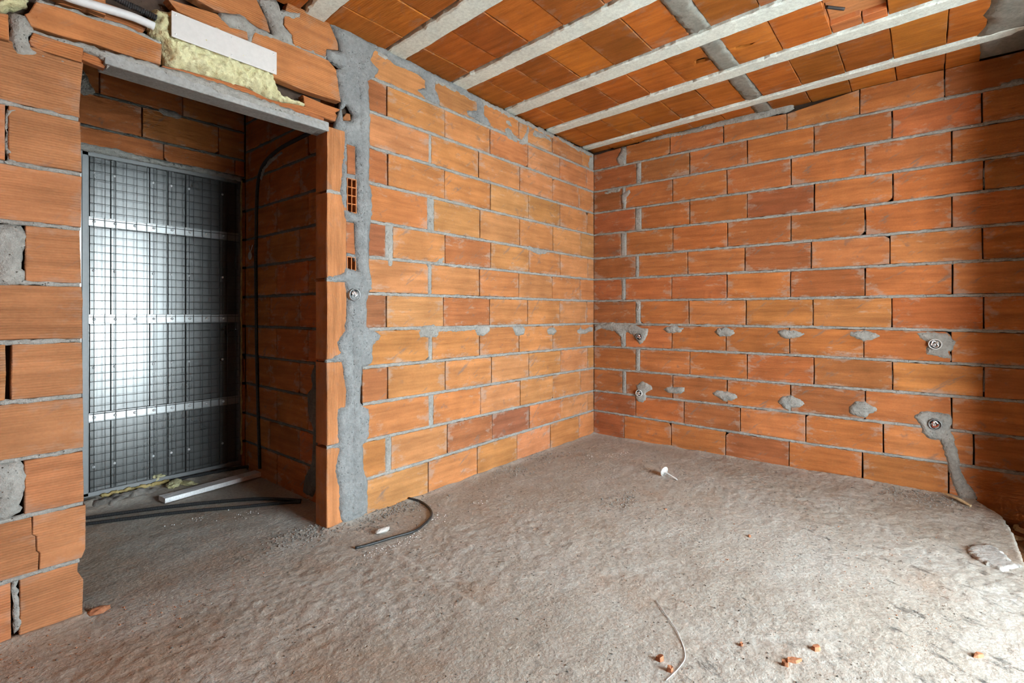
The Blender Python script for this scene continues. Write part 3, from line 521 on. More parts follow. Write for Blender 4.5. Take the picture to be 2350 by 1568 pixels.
# ---------------- wall with the doorway (left of the corner)
# doorway between X=-3.769 and X=-2.771, lintel at z 2.12
wall_left = structure('wall_left', [(-4.85, -3.80, .05, .11, -.2, 2.80), (-3.80, -2.76, .085, .11, 2.165, 2.80), (-2.66, .25, .05, .11, -.2, 2.80)], M_MORTAR_DARK,
                      'orange hollow brick wall with an open doorway and mortared chases')
HB = .009
jA, jAu = D['jA'], D['jAu']
def zA(k, u): return jA[k][0] + (jA[k][1] - jA[k][0]) * u / jAu[1]
DARK_A = {(1, 2), (1, 3), (5, 2), (3, 0), (5, 0), (7, 0), (7, 2), (9, 0), (11, 0)}
for k in range(13):
    rnd = random.Random(100 + k)
    edges = [[-2.555, None]]
    left = -2.553
    spans = []
    for j in D['VA'][k]:
        if isinstance(j, list): spans.append((left, j[0])); left = j[1]
        else:
            g = rnd.uniform(.0028, .0042); spans.append((left, j - g)); left = j + g
    spans.append((left, -.0015))
    for i, (a, b) in enumerate(spans):
        if b - a < .006: continue
        zb = (lambda u: zA(k, u) + HB) if k else (lambda u: -.03)
        zt = (lambda u: zA(k + 1, u) - HB) if k < 12 else (lambda u: 2.672 if u > -1.5 else 2.676)
        t = rnd.choice(TONE_DARK) if (k, i) in DARK_A else rnd.choice(TONE_A)
        brick(wall_left, 'A', [(a, zb(a)), (b, zb(b)), (b, zt(b)), (a, zt(a))], M_BRICK, t, rnd)
    for j in D['VA'][k]:
        if isinstance(j, list):
            z0 = zA(k, j[0]) if k else 0; z1 = zA(k+1, j[0]) if k < 12 else 2.67
            patch('mortar_joint', wall_left, 'A', [(j[0] - .004, z0), (j[1] + .004, z0), (j[1] + .004, z1), (j[0] - .004, z1)], .0025, M_MORTAR, rnd, res=.014, jit=.004, edge_w=.012, amp=.003)
    if k:
        bed(wall_left, 'A', [(-2.553, zA(k, -2.55)), (-1.2, zA(k, -1.2)), (-.002, zA(k, 0))], HB * 1.15, rnd, M_MORTAR, .0016)
# ---------------- brick pier left of the doorway
for k, (edge, j) in enumerate(D['pier']):
    rnd = random.Random(300 + k)
    z0 = D['pierz'][k] + .0075 if k else -.03
    z1 = D['pierz'][k + 1] - .0075
    if k == 9: z1 = 2.100
    er = sorted(edge, key=lambda p: p[1])
    def rx(z):
        if z <= er[0][1]: return er[0][0]
        for (x0, a0), (x1, a1) in zip(er, er[1:]):
            if a0 <= z <= a1: return x0 + (x1 - x0) * (z - a0) / (a1 - a0)
        return er[-1][0]
    L = -4.30 if j is None else j[1]
    ol = [(L, z0), (rx(z0), z0)] + [(x, z) for x, z in er if z0 + .01 < z < z1 - .01] + [(rx(z1), z1), (L, z1)]
    if k == 1:
        # cracked brick: two halves with a hairline gap
        ck = D['crack']; top = [p for p in ck]
        lft = [(L, z0), (ck[-1][0] - .001, z0)] + [(x - .0005, z) for x, z in ck[::-1][1:-1]] + [(ck[0][0] - .001, z1), (L, z1)]
        poly_brick(wall_left, 'A', lft, M_BRICK_NEAR, (.395, .170, .075), random.Random(77), arris=.0008, jit=.0003)
        ol = [(ck[-1][0] + .001, z0)] + ol[1:-1] + [(ck[0][0] + .001, z1)] + [(x + .0005, z) for x, z in ck[1:-1]]
    poly_brick(wall_left, 'A', ol, M_BRICK_NEAR, (.395 * rnd.uniform(.96, 1.04), .170, .075), rnd, back=.05)
    if j is not None:
        brick(wall_left, 'A', [(j[0] - .40, z0), (j[0], z0), (j[0], z1), (j[0] - .40, z1)], M_BRICK_NEAR, (.43, .178, .074), rnd)
        brick(wall_left, 'A', [(-4.84, z0), (j[0] - .41, z0), (j[0] - .41, z1), (-4.84, z1)], M_BRICK_NEAR, (.43, .178, .074), rnd)
    else:
        brick(wall_left, 'A', [(-4.75, z0), (-4.31, z0), (-4.31, z1), (-4.75, z1)], M_BRICK_NEAR, (.43, .178, .074), rnd)
    if k: bed(wall_left, 'A', [(-4.84, D['pierz'][k]), (-4.2, D['pierz'][k]), (rx(D['pierz'][k]) - .004, D['pierz'][k])], .0085, rnd, M_MORTAR, .001)
# pier body behind the faces, its return into the doorway
# ---------------- broken and cut bricks over the doorway
TP = [(.43, .172, .062), (.41, .16, .058), (.42, .165, .058), (.37, .13, .045), (.43, .172, .062), (.43, .172, .062), (.43, .172, .062), (.43, .172, .062), (.40, .145, .05), (.38, .13, .045), (.32, .115, .04)]
rnd = random.Random(41)
for i, ol in enumerate(D['bricksA']):
    pr = {3: -.02, 8: -.012, 9: -.006, 10: -.03}.get(i, .0)
    poly_brick(wall_left, 'A', ol, M_BRICK_NEAR, TP[i], rnd, proud=pr, back=.05 if pr > -.015 else .03)
for z0, z1 in ((2.11, 2.30), (2.31, 2.50), (2.51, 2.675)):
    brick(wall_left, 'A', [(-4.84, z0), (-4.03, z0), (-4.03, z1), (-4.84, z1)], M_BRICK_NEAR, (.43, .178, .074), rnd)
for a, b, z0, z1 in ((-3.98, -3.62, 2.50, 2.675), (-4.02, -3.70, 2.31, 2.49), (-3.61, -3.30, 2.555, 2.675)):
    brick(wall_left, 'A', [(a, z0), (b, z0), (b, z1), (a, z1)], M_BRICK_NEAR, (.43, .17, .065), rnd, proud=-.002)
for ol in D['bricksA2']:
    poly_brick(wall_left, 'A', ol, M_BRICK, (.33, .12, .048), rnd, proud=-.004)
# ---------------- brick ends standing upright as the right door jamb
jz = [-.03, .430, .445, .888, .905, 1.322, 1.340, 1.796, 1.808, 2.147]
for i in range(0, 10, 2):
    rnd2 = random.Random(60 + i)
    # local frame turned: long side vertical so that the ribs run upright
    w, hgt = .118, jz[i+1] - jz[i]
    vs, fs = ring_brick(quad_outline([(-hgt/2, -w/2), (hgt/2, -w/2), (hgt/2, w/2), (-hgt/2, w/2)], rnd2, .0012, 5, 2), 0, .112, .0035)
    o = link('jamb_brick', mesh(vs, fs), M_JAMB, wall_left)
    Mx = Matrix(((0, -1, 0), (0, 0, -1), (1, 0, 0)))     # u->Z, v->-X, n->-Y
    o.matrix_basis = Matrix.Translation((-2.771 + w/2, 0, (jz[i] + jz[i+1]) / 2)) @ Mx.to_4x4()
    o.color = (.47, .20, .082, 1)
for z in (.437, .896, 1.331, 1.802):
    bed(wall_left, 'A', [(-2.772, z), (-2.70, z), (-2.655, z)], .011, random.Random(int(z * 100)), M_MORTAR, .001, name='mortar_joint')
# hollow cells showing at broken brick ends
def cells(par, pts, cols, rows, rnd):
    (x0, z0), (x1, z1) = (min(p[0] for p in pts), min(p[1] for p in pts)), (max(p[0] for p in pts), max(p[1] for p in pts))
    w = .005; ls = []
    for c in range(cols + 1):
        x = x0 + (x1 - x0 - w) * c / cols; ls.append((x, x + w, .0, .045, z0, z1))
    for r_ in range(rows + 1):
        z = z0 + (z1 - z0 - w) * r_ / rows; ls.append((x0, x1, .001, .045, z, z + w))
    vs, fs = boxes(ls)
    cx, cz = (x0 + x1) / 2, (z0 + z1) / 2
    o = link('hollow_brick_end', mesh([(x - cx, z - cz, -y) for x, y, z in vs], [f[::-1] for f in fs]), M_BLOCK, par, 'A', (cx, cz, -.003)); o.color = (.50, .18, .06, 1)
cells(wall_left, D['cells'], 2, 4, rnd); cells(wall_left, D['cells2'], 2, 1, rnd)
# ---------------- mortar chases, splashes and pointing on this wall
for i, (ol, t) in enumerate(D['mortA']):
    rnd2 = random.Random(500 + i)
    hs = [D['cells'], D['cells2'], D['stub']] + D['bricksA2'] if i == 3 else []
    hs = [[(x, z) for x, z in h] for h in hs]
    patch('mortar_patch', wall_left, 'A', [tuple(p) for p in ol], t, M_MORTAR_GREY if i == 3 else M_MORTAR, rnd2, res=.013 if i != 3 else .015, jit=.0045, edge_w=.022 if t > .01 else .014, amp=.005 if t > .008 else .003, holes=hs)
patch('mortar_patch', wall_left, 'A', [tuple(p) for p in D['ridge']], .024, M_MORTAR_GREY, random.Random(530), res=.015, jit=.003, edge_w=.03, amp=.004, freq=14, base=.004)
poly_brick(wall_left, 'A', D['stub2'], M_BLOCK, (.34, .14, .055), random.Random(531), proud=-.012, back=.03)
# mortar squeezed along the ceiling
bed(wall_left, 'A', [(-2.45, 2.668), (-1.2, 2.668), (-.01, 2.660)], .018, random.Random(9), M_MORTAR, .003, name='mortar_bed', ragged=.012)
# ---------------- precast lintel
vs, fs = boxes([(-3.705, -2.760, -.004, .11, 2.118, 2.168)])
lintel = link('lintel', mesh(vs, fs), M_LINTEL, wall_left)
bv = lintel.modifiers.new('bevel', 'BEVEL'); bv.width = .004; bv.segments = 2
# ---------------- wall on the right of the corner
wall_right = structure('wall_right', [(.05, .11, -3.90, .05, -.35, 2.80)], M_MORTAR_DARK, 'long orange hollow brick wall with sockets and mortar patches')
jB, jBu = D['jB'], D['jBu']
def zB(k, u):
    a, b, c = jB[k]
    return a + (b - a) * u / jBu[1] if u < jBu[1] else b + (c - b) * (u - jBu[1]) / (jBu[2] - jBu[1])
tb = D['topB']
def ztopB(u):
    for (u0, a), (u1, b) in zip(tb, tb[1:]):
        if u <= u1: return a + (b - a) * (u - u0) / (u1 - u0)
    return tb[-1][1]
for k in range(13):
    rnd = random.Random(200 + k)
    left = .0015; spans = []
    for j in D['VB'][k]:
        if isinstance(j, list): spans.append((left, j[0])); left = j[1]
        else:
            g = rnd.uniform(.0028, .0042); spans.append((left, j - g)); left = j + g
    last = D['VB'][k][-1]
    while left + .45 < 3.71:
        spans.append((left, left + .447)); left += .452
    spans.append((left, 3.74 if left < 3.71 else left))
    for i, (a, b) in enumerate(spans):
        if b - a < .02: continue
        if k == 0: zb = lambda u: (-.03 if u < 2.5 else -.20)
        else: zb = lambda u: zB(k, u) + HB
        zt = (lambda u: zB(k + 1, u) - HB) if k < 12 else (lambda u: ztopB(u) - (.004 if u < 1.6 else .024))
        t = rnd.choice(TONE_B)
        if i == 0 or rnd.random() < .14: t = rnd.choice([(.335, .112, .037), (.355, .122, .039), (.32, .104, .036)])
        if k == 0: zbv = zb((a + b) / 2); c = [(a, zbv), (b, zbv), (b, zt(b)), (a, zt(a))]
        else: c = [(a, zb(a)), (b, zb(b)), (b, zt(b)), (a, zt(a))]
        brick(wall_right, 'B', c, M_BRICK, t, rnd, chip=1 if (k, i) == (9, 4) else None)
    for j in D['VB'][k]:
        if isinstance(j, list):
            z0 = zB(k, j[0]); z1 = zB(k+1, j[0]) if k < 12 else ztopB(j[0])
            patch('mortar_joint', wall_right, 'B', [(j[0] - .003, z0), (j[1] + .003, z0), (j[1] + .003, z1), (j[0] - .003, z1)], .0025, M_MORTAR, rnd, res=.014, jit=.004, edge_w=.012, amp=.003)
        elif rnd.random() < .4:
            z0 = zB(k, j) + rnd.uniform(.0, .05); z1 = z0 + rnd.uniform(.06, .15)
            patch('mortar_joint', wall_right, 'B', [(j - .004, z0), (j + .004, z0), (j + .004, z1), (j - .004, z1)], -.001, M_MORTAR, rnd, res=.012, jit=.002, edge_w=.004, amp=.002, base=-.012)
    if k:
        bed(wall_right, 'B', [(.002, zB(k, 0)), (1.0, zB(k, 1.0)), (jBu[1], zB(k, jBu[1])), (2.4, zB(k, 2.4)), (3.74, zB(k, 2.9))], HB * 1.12, rnd, M_MORTAR, .002)
for i, (ol, t) in enumerate(D['mortB']):
    patch('mortar_patch', wall_right, 'B', [tuple(p) for p in ol], t, M_MORTAR, random.Random(700 + i), res=.012, jit=.004, edge_w=.022 if t > .009 else .014, amp=.005 if t > .008 else .003)

# ---------------- recess behind the doorway
wall_side = structure('wall_side', [(-2.56, -2.50, .11, 1.60, -.1, 2.80)], M_MORTAR_DARK, 'dim brick side wall of the entrance recess with a black conduit')
sz = [-.02, .213, .42, .638, .845, 1.057, 1.27, 1.485, 1.69, 1.90, 2.12, 2.33, 2.54, 2.70]
for k in range(13):
    rnd = random.Random(400 + k)
    js = D['SV'][(k + 1) % 2]
    xs = [-1.40, js[0] - .448, js[0], js[1], js[1] + .448, -.115]
    xs = [x for x in xs if -1.401 <= x <= -.114]; xs.sort()
    for a, b in zip(xs, xs[1:]):
        if b - a < .03: continue
        brick(wall_side, 'S', [(a + .003, sz[k] + .008), (b - .003, sz[k] + .008), (b - .003, sz[k+1] - .008), (a + .003, sz[k+1] - .008)], M_BRICK, rnd.choice(TONE_B), rnd)
    if k: bed(wall_side, 'S', [(-1.39, sz[k]), (-.7, sz[k]), (-.12, sz[k])], .010, rnd, M_MORTAR_DGREY, .0, step=.03)
patch('mortar_patch', wall_side, 'S', [(-.56, .02), (-.44, .02), (-.37, .1), (-.37, .9), (-.42, .84), (-.46, .78), (-.45, .70), (-.50, .66), (-.49, .50), (-.43, .45), (-.45, .24), (-.53, .14)], .014, M_MORTAR_DGREY, random.Random(3), res=.02)
wall_back = structure('wall_back', [(-3.90, -3.56, 1.44, 1.60, -.1, 2.80), (-3.56, -2.625, 1.44, 1.60, 2.14, 2.80), (-2.625, -2.50, 1.44, 1.60, -.1, 2.80), (-3.56, -2.625, 1.52, 1.60, -.1, 2.2)], M_MORTAR_DARK, 'dim brick wall around the steel door at the back of the recess')
rows = [(2.155, 2.262, [-3.88, -3.56, -3.12, -2.68, -2.612]), (2.277, 2.466, [-3.88, -3.68, -3.238, -2.79, -2.612]), (2.481, 2.69, [-3.88, -3.45, -3.01, -2.612])]
for z0, z1, xs in rows:
    rnd = random.Random(int(z0 * 100))
    for a, b in zip(xs, xs[1:]):
        brick(wall_back, 'K', [(a + .003, z0), (b - .003, z0), (b - .003, z1), (a + .003, z1)], M_BRICK, rnd.choice(TONE_B), rnd)
    bed(wall_back, 'K', [(-3.88, z0 - .008), (-3.2, z0 - .008), (-2.612, z0 - .008)], .009, rnd, M_MORTAR_DGREY, .0, step=.03)
for k in range(10):
    rnd = random.Random(440 + k)
    brick(wall_back, 'K', [(-2.628, sz[k] + .01), (-2.611, sz[k] + .01), (-2.611, sz[k+1] - .01), (-2.628, sz[k+1] - .01)], M_BRICK, rnd.choice(TONE_B), rnd, nl=1)
    brick(wall_back, 'K', [(-3.88, sz[k] + .01), (-3.565, sz[k] + .01), (-3.565, sz[k+1] - .01), (-3.88, sz[k+1] - .01)], M_BRICK, rnd.choice(TONE_B), rnd, nl=2)
patch('mortar_patch', wall_back, 'K', [(-3.56, 2.165), (-3.35, 2.175), (-3.2, 2.15), (-2.9, 2.16), (-2.63, 2.15), (-2.63, 2.118), (-3.0, 2.122), (-3.56, 2.118)], .012, M_MORTAR, random.Random(5), res=.02)
patch('mortar_patch', wall_back, 'K', [(-3.17, 2.47), (-3.13, 2.50), (-3.05, 2.50), (-3.0, 2.47), (-3.04, 2.445), (-3.12, 2.44)], .016, M_MORTAR, random.Random(6), res=.015)
patch('mortar_patch', wall_back, 'K', [(-3.66, 2.42), (-3.60, 2.62), (-3.52, 2.60), (-3.46, 2.47), (-3.52, 2.44), (-3.58, 2.47)], .012, M_MORTAR, random.Random(8), res=.015)
structure('wall_recess', [(-3.95, -3.85, .11, 1.60, -.1, 2.80)], M_MORTAR, 'plain side of the entrance recess behind the pier')

# ---------------- walls behind the camera, with the balcony opening
def tile_brick():
    m, nt, b = newmat('brick_courses')
    g = nd(nt, 'ShaderNodeNewGeometry'); sp = nd(nt, 'ShaderNodeSeparateXYZ'); lk(nt, g.outputs['Position'], sp.inputs[0])
    cb = nd(nt, 'ShaderNodeCombineXYZ'); lk(nt, math_n(nt, 'ADD', sp.outputs[0], sp.outputs[1]), cb.inputs[0]); lk(nt, sp.outputs[2], cb.inputs[1])
    t = nd(nt, 'ShaderNodeTexBrick', ins={'Scale': 1.0, 'Mortar Size': .009, 'Brick Width': .45, 'Row Height': .21, 'Color1': (.52, .18, .052, 1), 'Color2': (.46, .15, .045, 1), 'Mortar': (.38, .37, .345, 1)})
    lk(nt, cb.outputs[0], t.inputs['Vector']); lk(nt, t.outputs[0], b.inputs['Base Color']); b.inputs['Roughness'].default_value = .9
    return m
M_COURSES = tile_brick()
structure('wall_window', [(-4.95, WX0, WY - .3, WY, -.25, 2.80), (WX1, .11, WY - .3, WY, -.25, 2.80), (WX0, WX1, WY - .3, WY, WZ1, 2.80)], M_COURSES, 'brick wall with the balcony opening')
structure('shade_column', [(-.60, .11, WY - .1, -2.985, -.3, 2.80)], M_CONC_GREY, 'unseen concrete column added to shade the right end of the wall')  # added out of view to darken the far end of the right wall
structure('wall_near', [(-4.95, -4.85, WY - .3, .11, -.1, 2.80)], M_COURSES, 'brick wall on the left of the room')
structure('balcony_bounce', [(-6.5, 2.5, -5.5, WY - .28, -.35, -.06)], M_PALE, 'unseen pale balcony slab added to bounce light through the opening')  # out of view, added as a reflector for the room
structure('overhang_shade', [(-6.5, 2.5, -5.9, WY - .30, 2.50, 2.70)], M_PALE, 'unseen overhang slab added to cut sky light on the floor')  # added out of view to hold high sky light off the near floor
structure('bounce_ground', [(-30, 30, -40, -5.5, -3.2, -3.0)], M_PALE, 'unseen pale ground added outside to bounce light indoors')  # out of view, added to throw light up to the ceiling

# ---------------- ceiling: precast joists with clay infill blocks
ceiling = structure('ceiling', [(-4.95, .11, WY - .3, 1.60, 2.75, 2.90)], M_MORTAR_DARK, 'slab of pale concrete joists and orange clay infill blocks')
SL = .070
JX = [(-4.10, -3.98), (-3.51, -3.39), (-2.900, -2.785), (-2.388, -2.262), (-1.858, -1.735), (-1.294, -1.174), (-.757, -.648), (-.178, -.094)]   # at the wall, y = 0
def jx(x, v): return x - SL * v         # v = -Y, the joists run slightly askew
VEND = 2.70
rnd = random.Random(77)
for i, (a, b) in enumerate(JX):
    n = 110; vs, fs = [], []
    o1, o2 = rnd.uniform(0, 50), rnd.uniform(0, 50)
    for k in range(n + 1):
        v = -.02 + (WY * -1 + .02) * k / n
        l = jx(a, v) + .006 * noise.noise(Vector((v * 9, o1, 0))) + rnd.uniform(-.006, .005)
        r = jx(b, v) + .004 * noise.noise(Vector((v * 9, o2, 0))) + rnd.uniform(-.002, .002)
        h = .0015 * noise.noise(Vector((v * 7, o1, 5)))
        vs += [(l - .004, v, -.05), (l, v, -.006 + rnd.uniform(-.003, .003)), (l + .010, v, h + rnd.uniform(-.001, .001)), (r - .004, v, h), (r, v, -.006), (r + .002, v, -.05)]
        if k:
            p = (k-1) * 6; q = k * 6
            for j in range(5): fs.append((p + j, p + j + 1, q + j + 1, q + j))
    o = link('joist', mesh(vs, [f for f in fs], False), M_CONC, ceiling, 'C', (0, 0, 0))
YJ = [-.03, .19, .443, .70, .951, 1.212, 1.435, 1.553, 1.803, 2.052, 2.30, 2.541, 2.705]
def block(ua, ub, v0, v1, tone, proud=-.011, holes=None, name='ceiling_block', slant=True):
    c = [(jx(ua, v0), v0 + .0022), (jx(ub, v0), v0 + .0022), (jx(ub, v1), v1 - .0022), (jx(ua, v1), v1 - .0022)]
    r2 = random.Random(int(abs(ua) * 1000 + v0 * 100))
    if holes:
        o = patch(name, ceiling, 'C', c, 0.0, M_BLOCK, r2, smooth=False, n0=proud, res=.03, jit=.001, edge_w=.004, amp=0, base=-.003, holes=holes)
        o.color = (*tone, 1); return o
    return brick(ceiling, 'C', c, M_BLOCK, tone, r2, name=name, proud=proud + r2.uniform(-.003, .003), back=.04, jit=.002)
TC = [(.44, .140, .019), (.475, .158, .023), (.40, .124, .016), (.455, .149, .020), (.33, .100, .014)]
bays = [(-4.85, -4.105)] + [(JX[i][1] + .004, JX[i+1][0] - .016) for i in range(len(JX) - 1)] + [(JX[-1][1] + .003, -.094 + .20)]
hA, hB = D['hA'], D['hB']
for bi, (a, b) in enumerate(bays):
    rnd = random.Random(900 + bi)
    for i, (v0, v1) in enumerate(zip(YJ, YJ[1:])):
        if v0 == 1.435:
            # cast cross rib
            c = [(jx(a, v0) - .01, v0 - .004), (jx(b, v0) + .01, v0 - .004), (jx(b, v1) + .01, v1 + .004), (jx(a, v1) - .01, v1 + .004)]
            patch('cross_rib', ceiling, 'C', c, -.006, M_CONC_GREY, rnd, res=.02, jit=.006, edge_w=.01, amp=.002, base=-.02)
            continue
        t = rnd.choice(TC)
        aa, bb = a, b
        if bi == len(bays) - 1: bb = a + .13 + SL * (v1 + v0) / 2   # cut strip that stops at the wall
        if bi == 6 and abs(v0 - 2.052) < .01:
            # broken block: shell gone, inner web exposed
            block(a, b, v0, v1, (.52, .22, .085), proud=-.040, name='broken_block')
            block(b - .10, b, v0, v1 - .11, (.50, .185, .058), name='broken_block')
            block(b - .085, b, v1 - .108, v1, (.52, .19, .06), name='broken_block')
            block(a, a + .05, v0, v0 + .09, (.48, .172, .055), name='broken_block')
            continue
        if bi == 6 and abs(v0 - 1.212) < .01:
            block(aa, bb, v0, v1, t, holes=[hA]); continue
        if bi == 6 and abs(v0 - 1.553) < .01:
            block(aa, bb, v0, v1, t, holes=[hB]); continue
        block(aa, bb, v0, v1, t)
# cast concrete towards the balcony wall
rnd = random.Random(12)
pts = [(-4.85, 2.70)] + [(-4.85 + 4.7 * i / 40, 2.705 + rnd.uniform(-.035, .02)) for i in range(1, 40)] + [(-.02, 2.70), (.02, 3.76), (-4.85, 3.76)]
patch('cast_band', ceiling, 'C', pts, -.002, M_CONC_GREY, rnd, res=.05, jit=.004, edge_w=.02, amp=.004, base=-.012, freq=9)
# rod sticking from the broken block
pr = [P3('C', *D['rod'][0], -.012), P3('C', *D['rod'][1], .012)]
vs, fs = tube(resample([Vector(p) for p in pr], .01), .008, 8)
tag(link('steel_rod', mesh(vs, fs, True), M_IRON), 'short dark rod sticking out of the broken ceiling block', 'rod')

# ---------------- floor: rough screed, ending in a gap by the right wall
EDGE = sorted([(p[0], p[1]) for p in D['edge']])
def edge_y(x):
    if x < -1.35: return -9.0
    pts = [(-1.35, -2.83)] + EDGE + [(.1, -2.66)]
    for (x0, y0), (x1, y1) in zip(pts, pts[1:]):
        if x <= x1: return y0 + (y1 - y0) * (x - x0) / (x1 - x0)
    return pts[-1][1]
CR = [Vector(p) for p in D['crackline']]
def floor_h(x, y):
    p = Vector((x, y, 0))
    h = .007 * noise.fractal(p * 1.1, .9, 2.0, 3) + .0030 * noise.fractal(p * 6.0 + Vector((5, 3, 0)), .8, 2.1, 3)
    rough = max(0.0, min(1.0, .35 + noise.noise(p * .8 + Vector((9, 1, 0))) * 1.2 + (-.6 - y) * .22))
    h += rough * .0035 * noise.fractal(p * 26.0, .7, 2.2, 3)
    if h > .012: h = .012
    # fillet of dust and mortar droppings along the walls
    if -2.8 < x < 0: h += .020 * math.exp(-abs(y) / .035) * (.6 + .5 * noise.noise(p * 7)) * (1 if y < .11 else 0)
    h += .022 * math.exp(-abs(x) / .035) * (.55 + .5 * noise.noise(p * 6))
    if x < -3.75 and y < .12: h += .026 * math.exp(-abs(y) / .05) * (.7 + .4 * noise.noise(p * 9))
    if y > 1.2 and x < -2.62: h += .05 * max(0, min(1, (y - 1.2) / .2)) * (.65 + .5 * noise.noise(p * 12))
    # cold joint line
    a, b = CR[0], CR[-1]; ab = (b - a); t = ((Vector((x, y)) - a).dot(ab)) / ab.length_squared
    if -.1 < t < 1.1:
        s = (Vector((x, y)) - a).cross(ab) / ab.length
        if abs(s) < .06: h += .004 * max(-1, min(1, s / .006)) * (1 - abs(s) / .06)
    return h
xs = np.concatenate([np.arange(-4.85, -4.0, .03), np.arange(-4.0, -1.0, .0115), np.arange(-1.0, .03, .014)]); xs = np.append(xs, .045)
ys = np.concatenate([np.arange(-4.05, -2.95, .03), np.arange(-2.95, -.3, .0115), np.arange(-.3, 1.50, .016)])
NX, NY = len(xs), len(ys)
vs = []
for x in xs:
    ey = edge_y(x)
    for y in ys:
        yy = y
        vs.append((x, yy, floor_h(x, yy)))
fs = []
for i in range(NX - 1):
    ey = edge_y((xs[i] + xs[i+1]) / 2)
    for j in range(NY - 1):
        if (ys[j] + ys[j+1]) / 2 < ey: continue
        k = i * NY + j; fs.append((k, k + NY, k + NY + 1, k + 1))
# pull the free border onto the broken edge and drop a skirt
first = {}
for f in fs:
    for k in f:
        i, j = divmod(k, NY)
        if i not in first or j < first[i]: first[i] = j
er = random.Random(4)
low = {}
for i in range(NX):
    if xs[i] < -1.35 or i not in first: continue
    k = i * NY + first[i]; x, y, z = vs[k]; vs[k] = (x, edge_y(x) + er.uniform(-.003, .003), z - .004)
    low[i] = len(vs); vs.append((x, vs[k][1] - .01, -.16))
for i in range(NX - 1):
    if i in low and i + 1 in low: fs.append((low[i], low[i+1], (i+1) * NY + first[i+1], i * NY + first[i]))
floor = link('floor', mesh(vs, fs, True), M_FLOOR); floor['kind'] = 'structure'; floor['label'] = 'rough beige cement screed floor with dust and scuffs'
patch('mortar_mound', floor, 'F', [(-3.53, 1.40), (-3.50, 1.30), (-3.42, 1.26), (-3.34, 1.30), (-3.25, 1.28), (-3.16, 1.33), (-3.10, 1.41), (-3.3, 1.43)], .045, M_STONE, random.Random(19), res=.014, jit=.006, edge_w=.07, amp=.018, freq=26, base=.0, n0=.002)
structure('leak_slab', [(-4.95, .20, WY - .05, 1.60, -.45, -.26)], M_MORTAR_DARK, 'unseen slab added under the screed to stop light leaking in')  # added to block sky light from below the floor
structure('floor_gap', [(-1.45, .05, WY - .02, -2.60, -.25, -.115)], M_SUB, 'brown gap beside the broken edge of the screed')

# ================================================================== THINGS
# ---------------- bare steel door in the recess
door = empty('door_1', (-3.09, 1.45, .055)); tag(door, 'bare galvanised steel door with wire mesh and cross bars', kind='structure')
GY = 1.45
def dpart(name, lst, mat, bevel=0):
    vs, fs = boxes(lst); o = link(name, mesh(vs, fs), mat, door)
    if bevel:
        m = o.modifiers.new('bevel', 'BEVEL'); m.width = bevel; m.segments = 2
    return o
dpart('door_sheet', [(-3.545, -2.632, GY + .004, GY + .03, .06, 2.115)], M_SHEET)
dpart('stile', [(-3.53, -3.498, GY - .03, GY + .03, .05, 2.125)], M_STILE, .003)
dpart('frame_edge', [(-3.56, -3.53, GY - .034, GY + .03, .05, 2.125)], M_GALV, .003)
dpart('stile', [(-2.650, -2.628, GY - .03, GY + .03, .05, 2.125)], M_STILE, .003)
dpart('rail', [(-3.545, -2.632, GY - .03, GY + .03, .045, .072)], M_STILE, .003)
dpart('rail', [(-3.545, -2.632, GY - .03, GY + .03, 2.098, 2.125)], M_STILE, .003)
RIBS = [-3.472, -3.37, -3.168, -3.066, -2.962, -2.750]
def rib_mesh(x):
    pr = [(-.019, .004), (-.017, .002), (-.0155, -.010), (-.004, -.010), (-.002, -.006), (.002, -.006), (.004, -.010), (.0155, -.010), (.017, .002), (.019, .004)]
    vs = [(x + a, GY + b, z) for z in (.07, 2.10) for a, b in pr]; n = len(pr)
    return mesh(vs, [(i, i + 1, n + i + 1, n + i) for i in range(n - 1)])
lv, lf = lathe([(.0, .009), (.005, .008), (.008, .005), (.009, 0)], 10)
scr = mesh([(x, -z, y) for x, y, z in lv], lf, True)
for x in RIBS:
    rb = link('rib', rib_mesh(x), M_SHEET, door)
    for z in (2.005, 1.41, .82, .217):
        s = link('screw', scr, M_SCREW, rb); s.matrix_basis = Matrix.Translation((x, GY - .006, z))
for z in (1.706, 1.115, .520):
    cb = dpart('cross_bar', [(-3.50, -2.648, GY - .026, GY - .018, z - .024, z + .024), (-3.50, -2.648, GY - .031, GY - .014, z - .029, z - .023), (-3.50, -2.648, GY - .031, GY - .014, z + .023, z + .029)], M_GALV, .0015)
    for x in RIBS + [-3.27, -2.86]:
        s = link('screw', scr, M_DARK, cb); s.matrix_basis = Matrix.Translation((x, GY - .026, z))
def wire(p, q):
    vs, fs = tube([Vector(p), Vector(q)], .0015, 5)
    return link('mesh_wire', mesh(vs, fs, True), M_WIRE, door)
x = -3.475
while x < -2.65: wire((x, GY - .034, .075), (x, GY - .034, 2.095)); x += .0535
z = .10
while z < 2.09: wire((-3.497, GY - .0375, z), (-2.65, GY - .0375, z)); z += .049

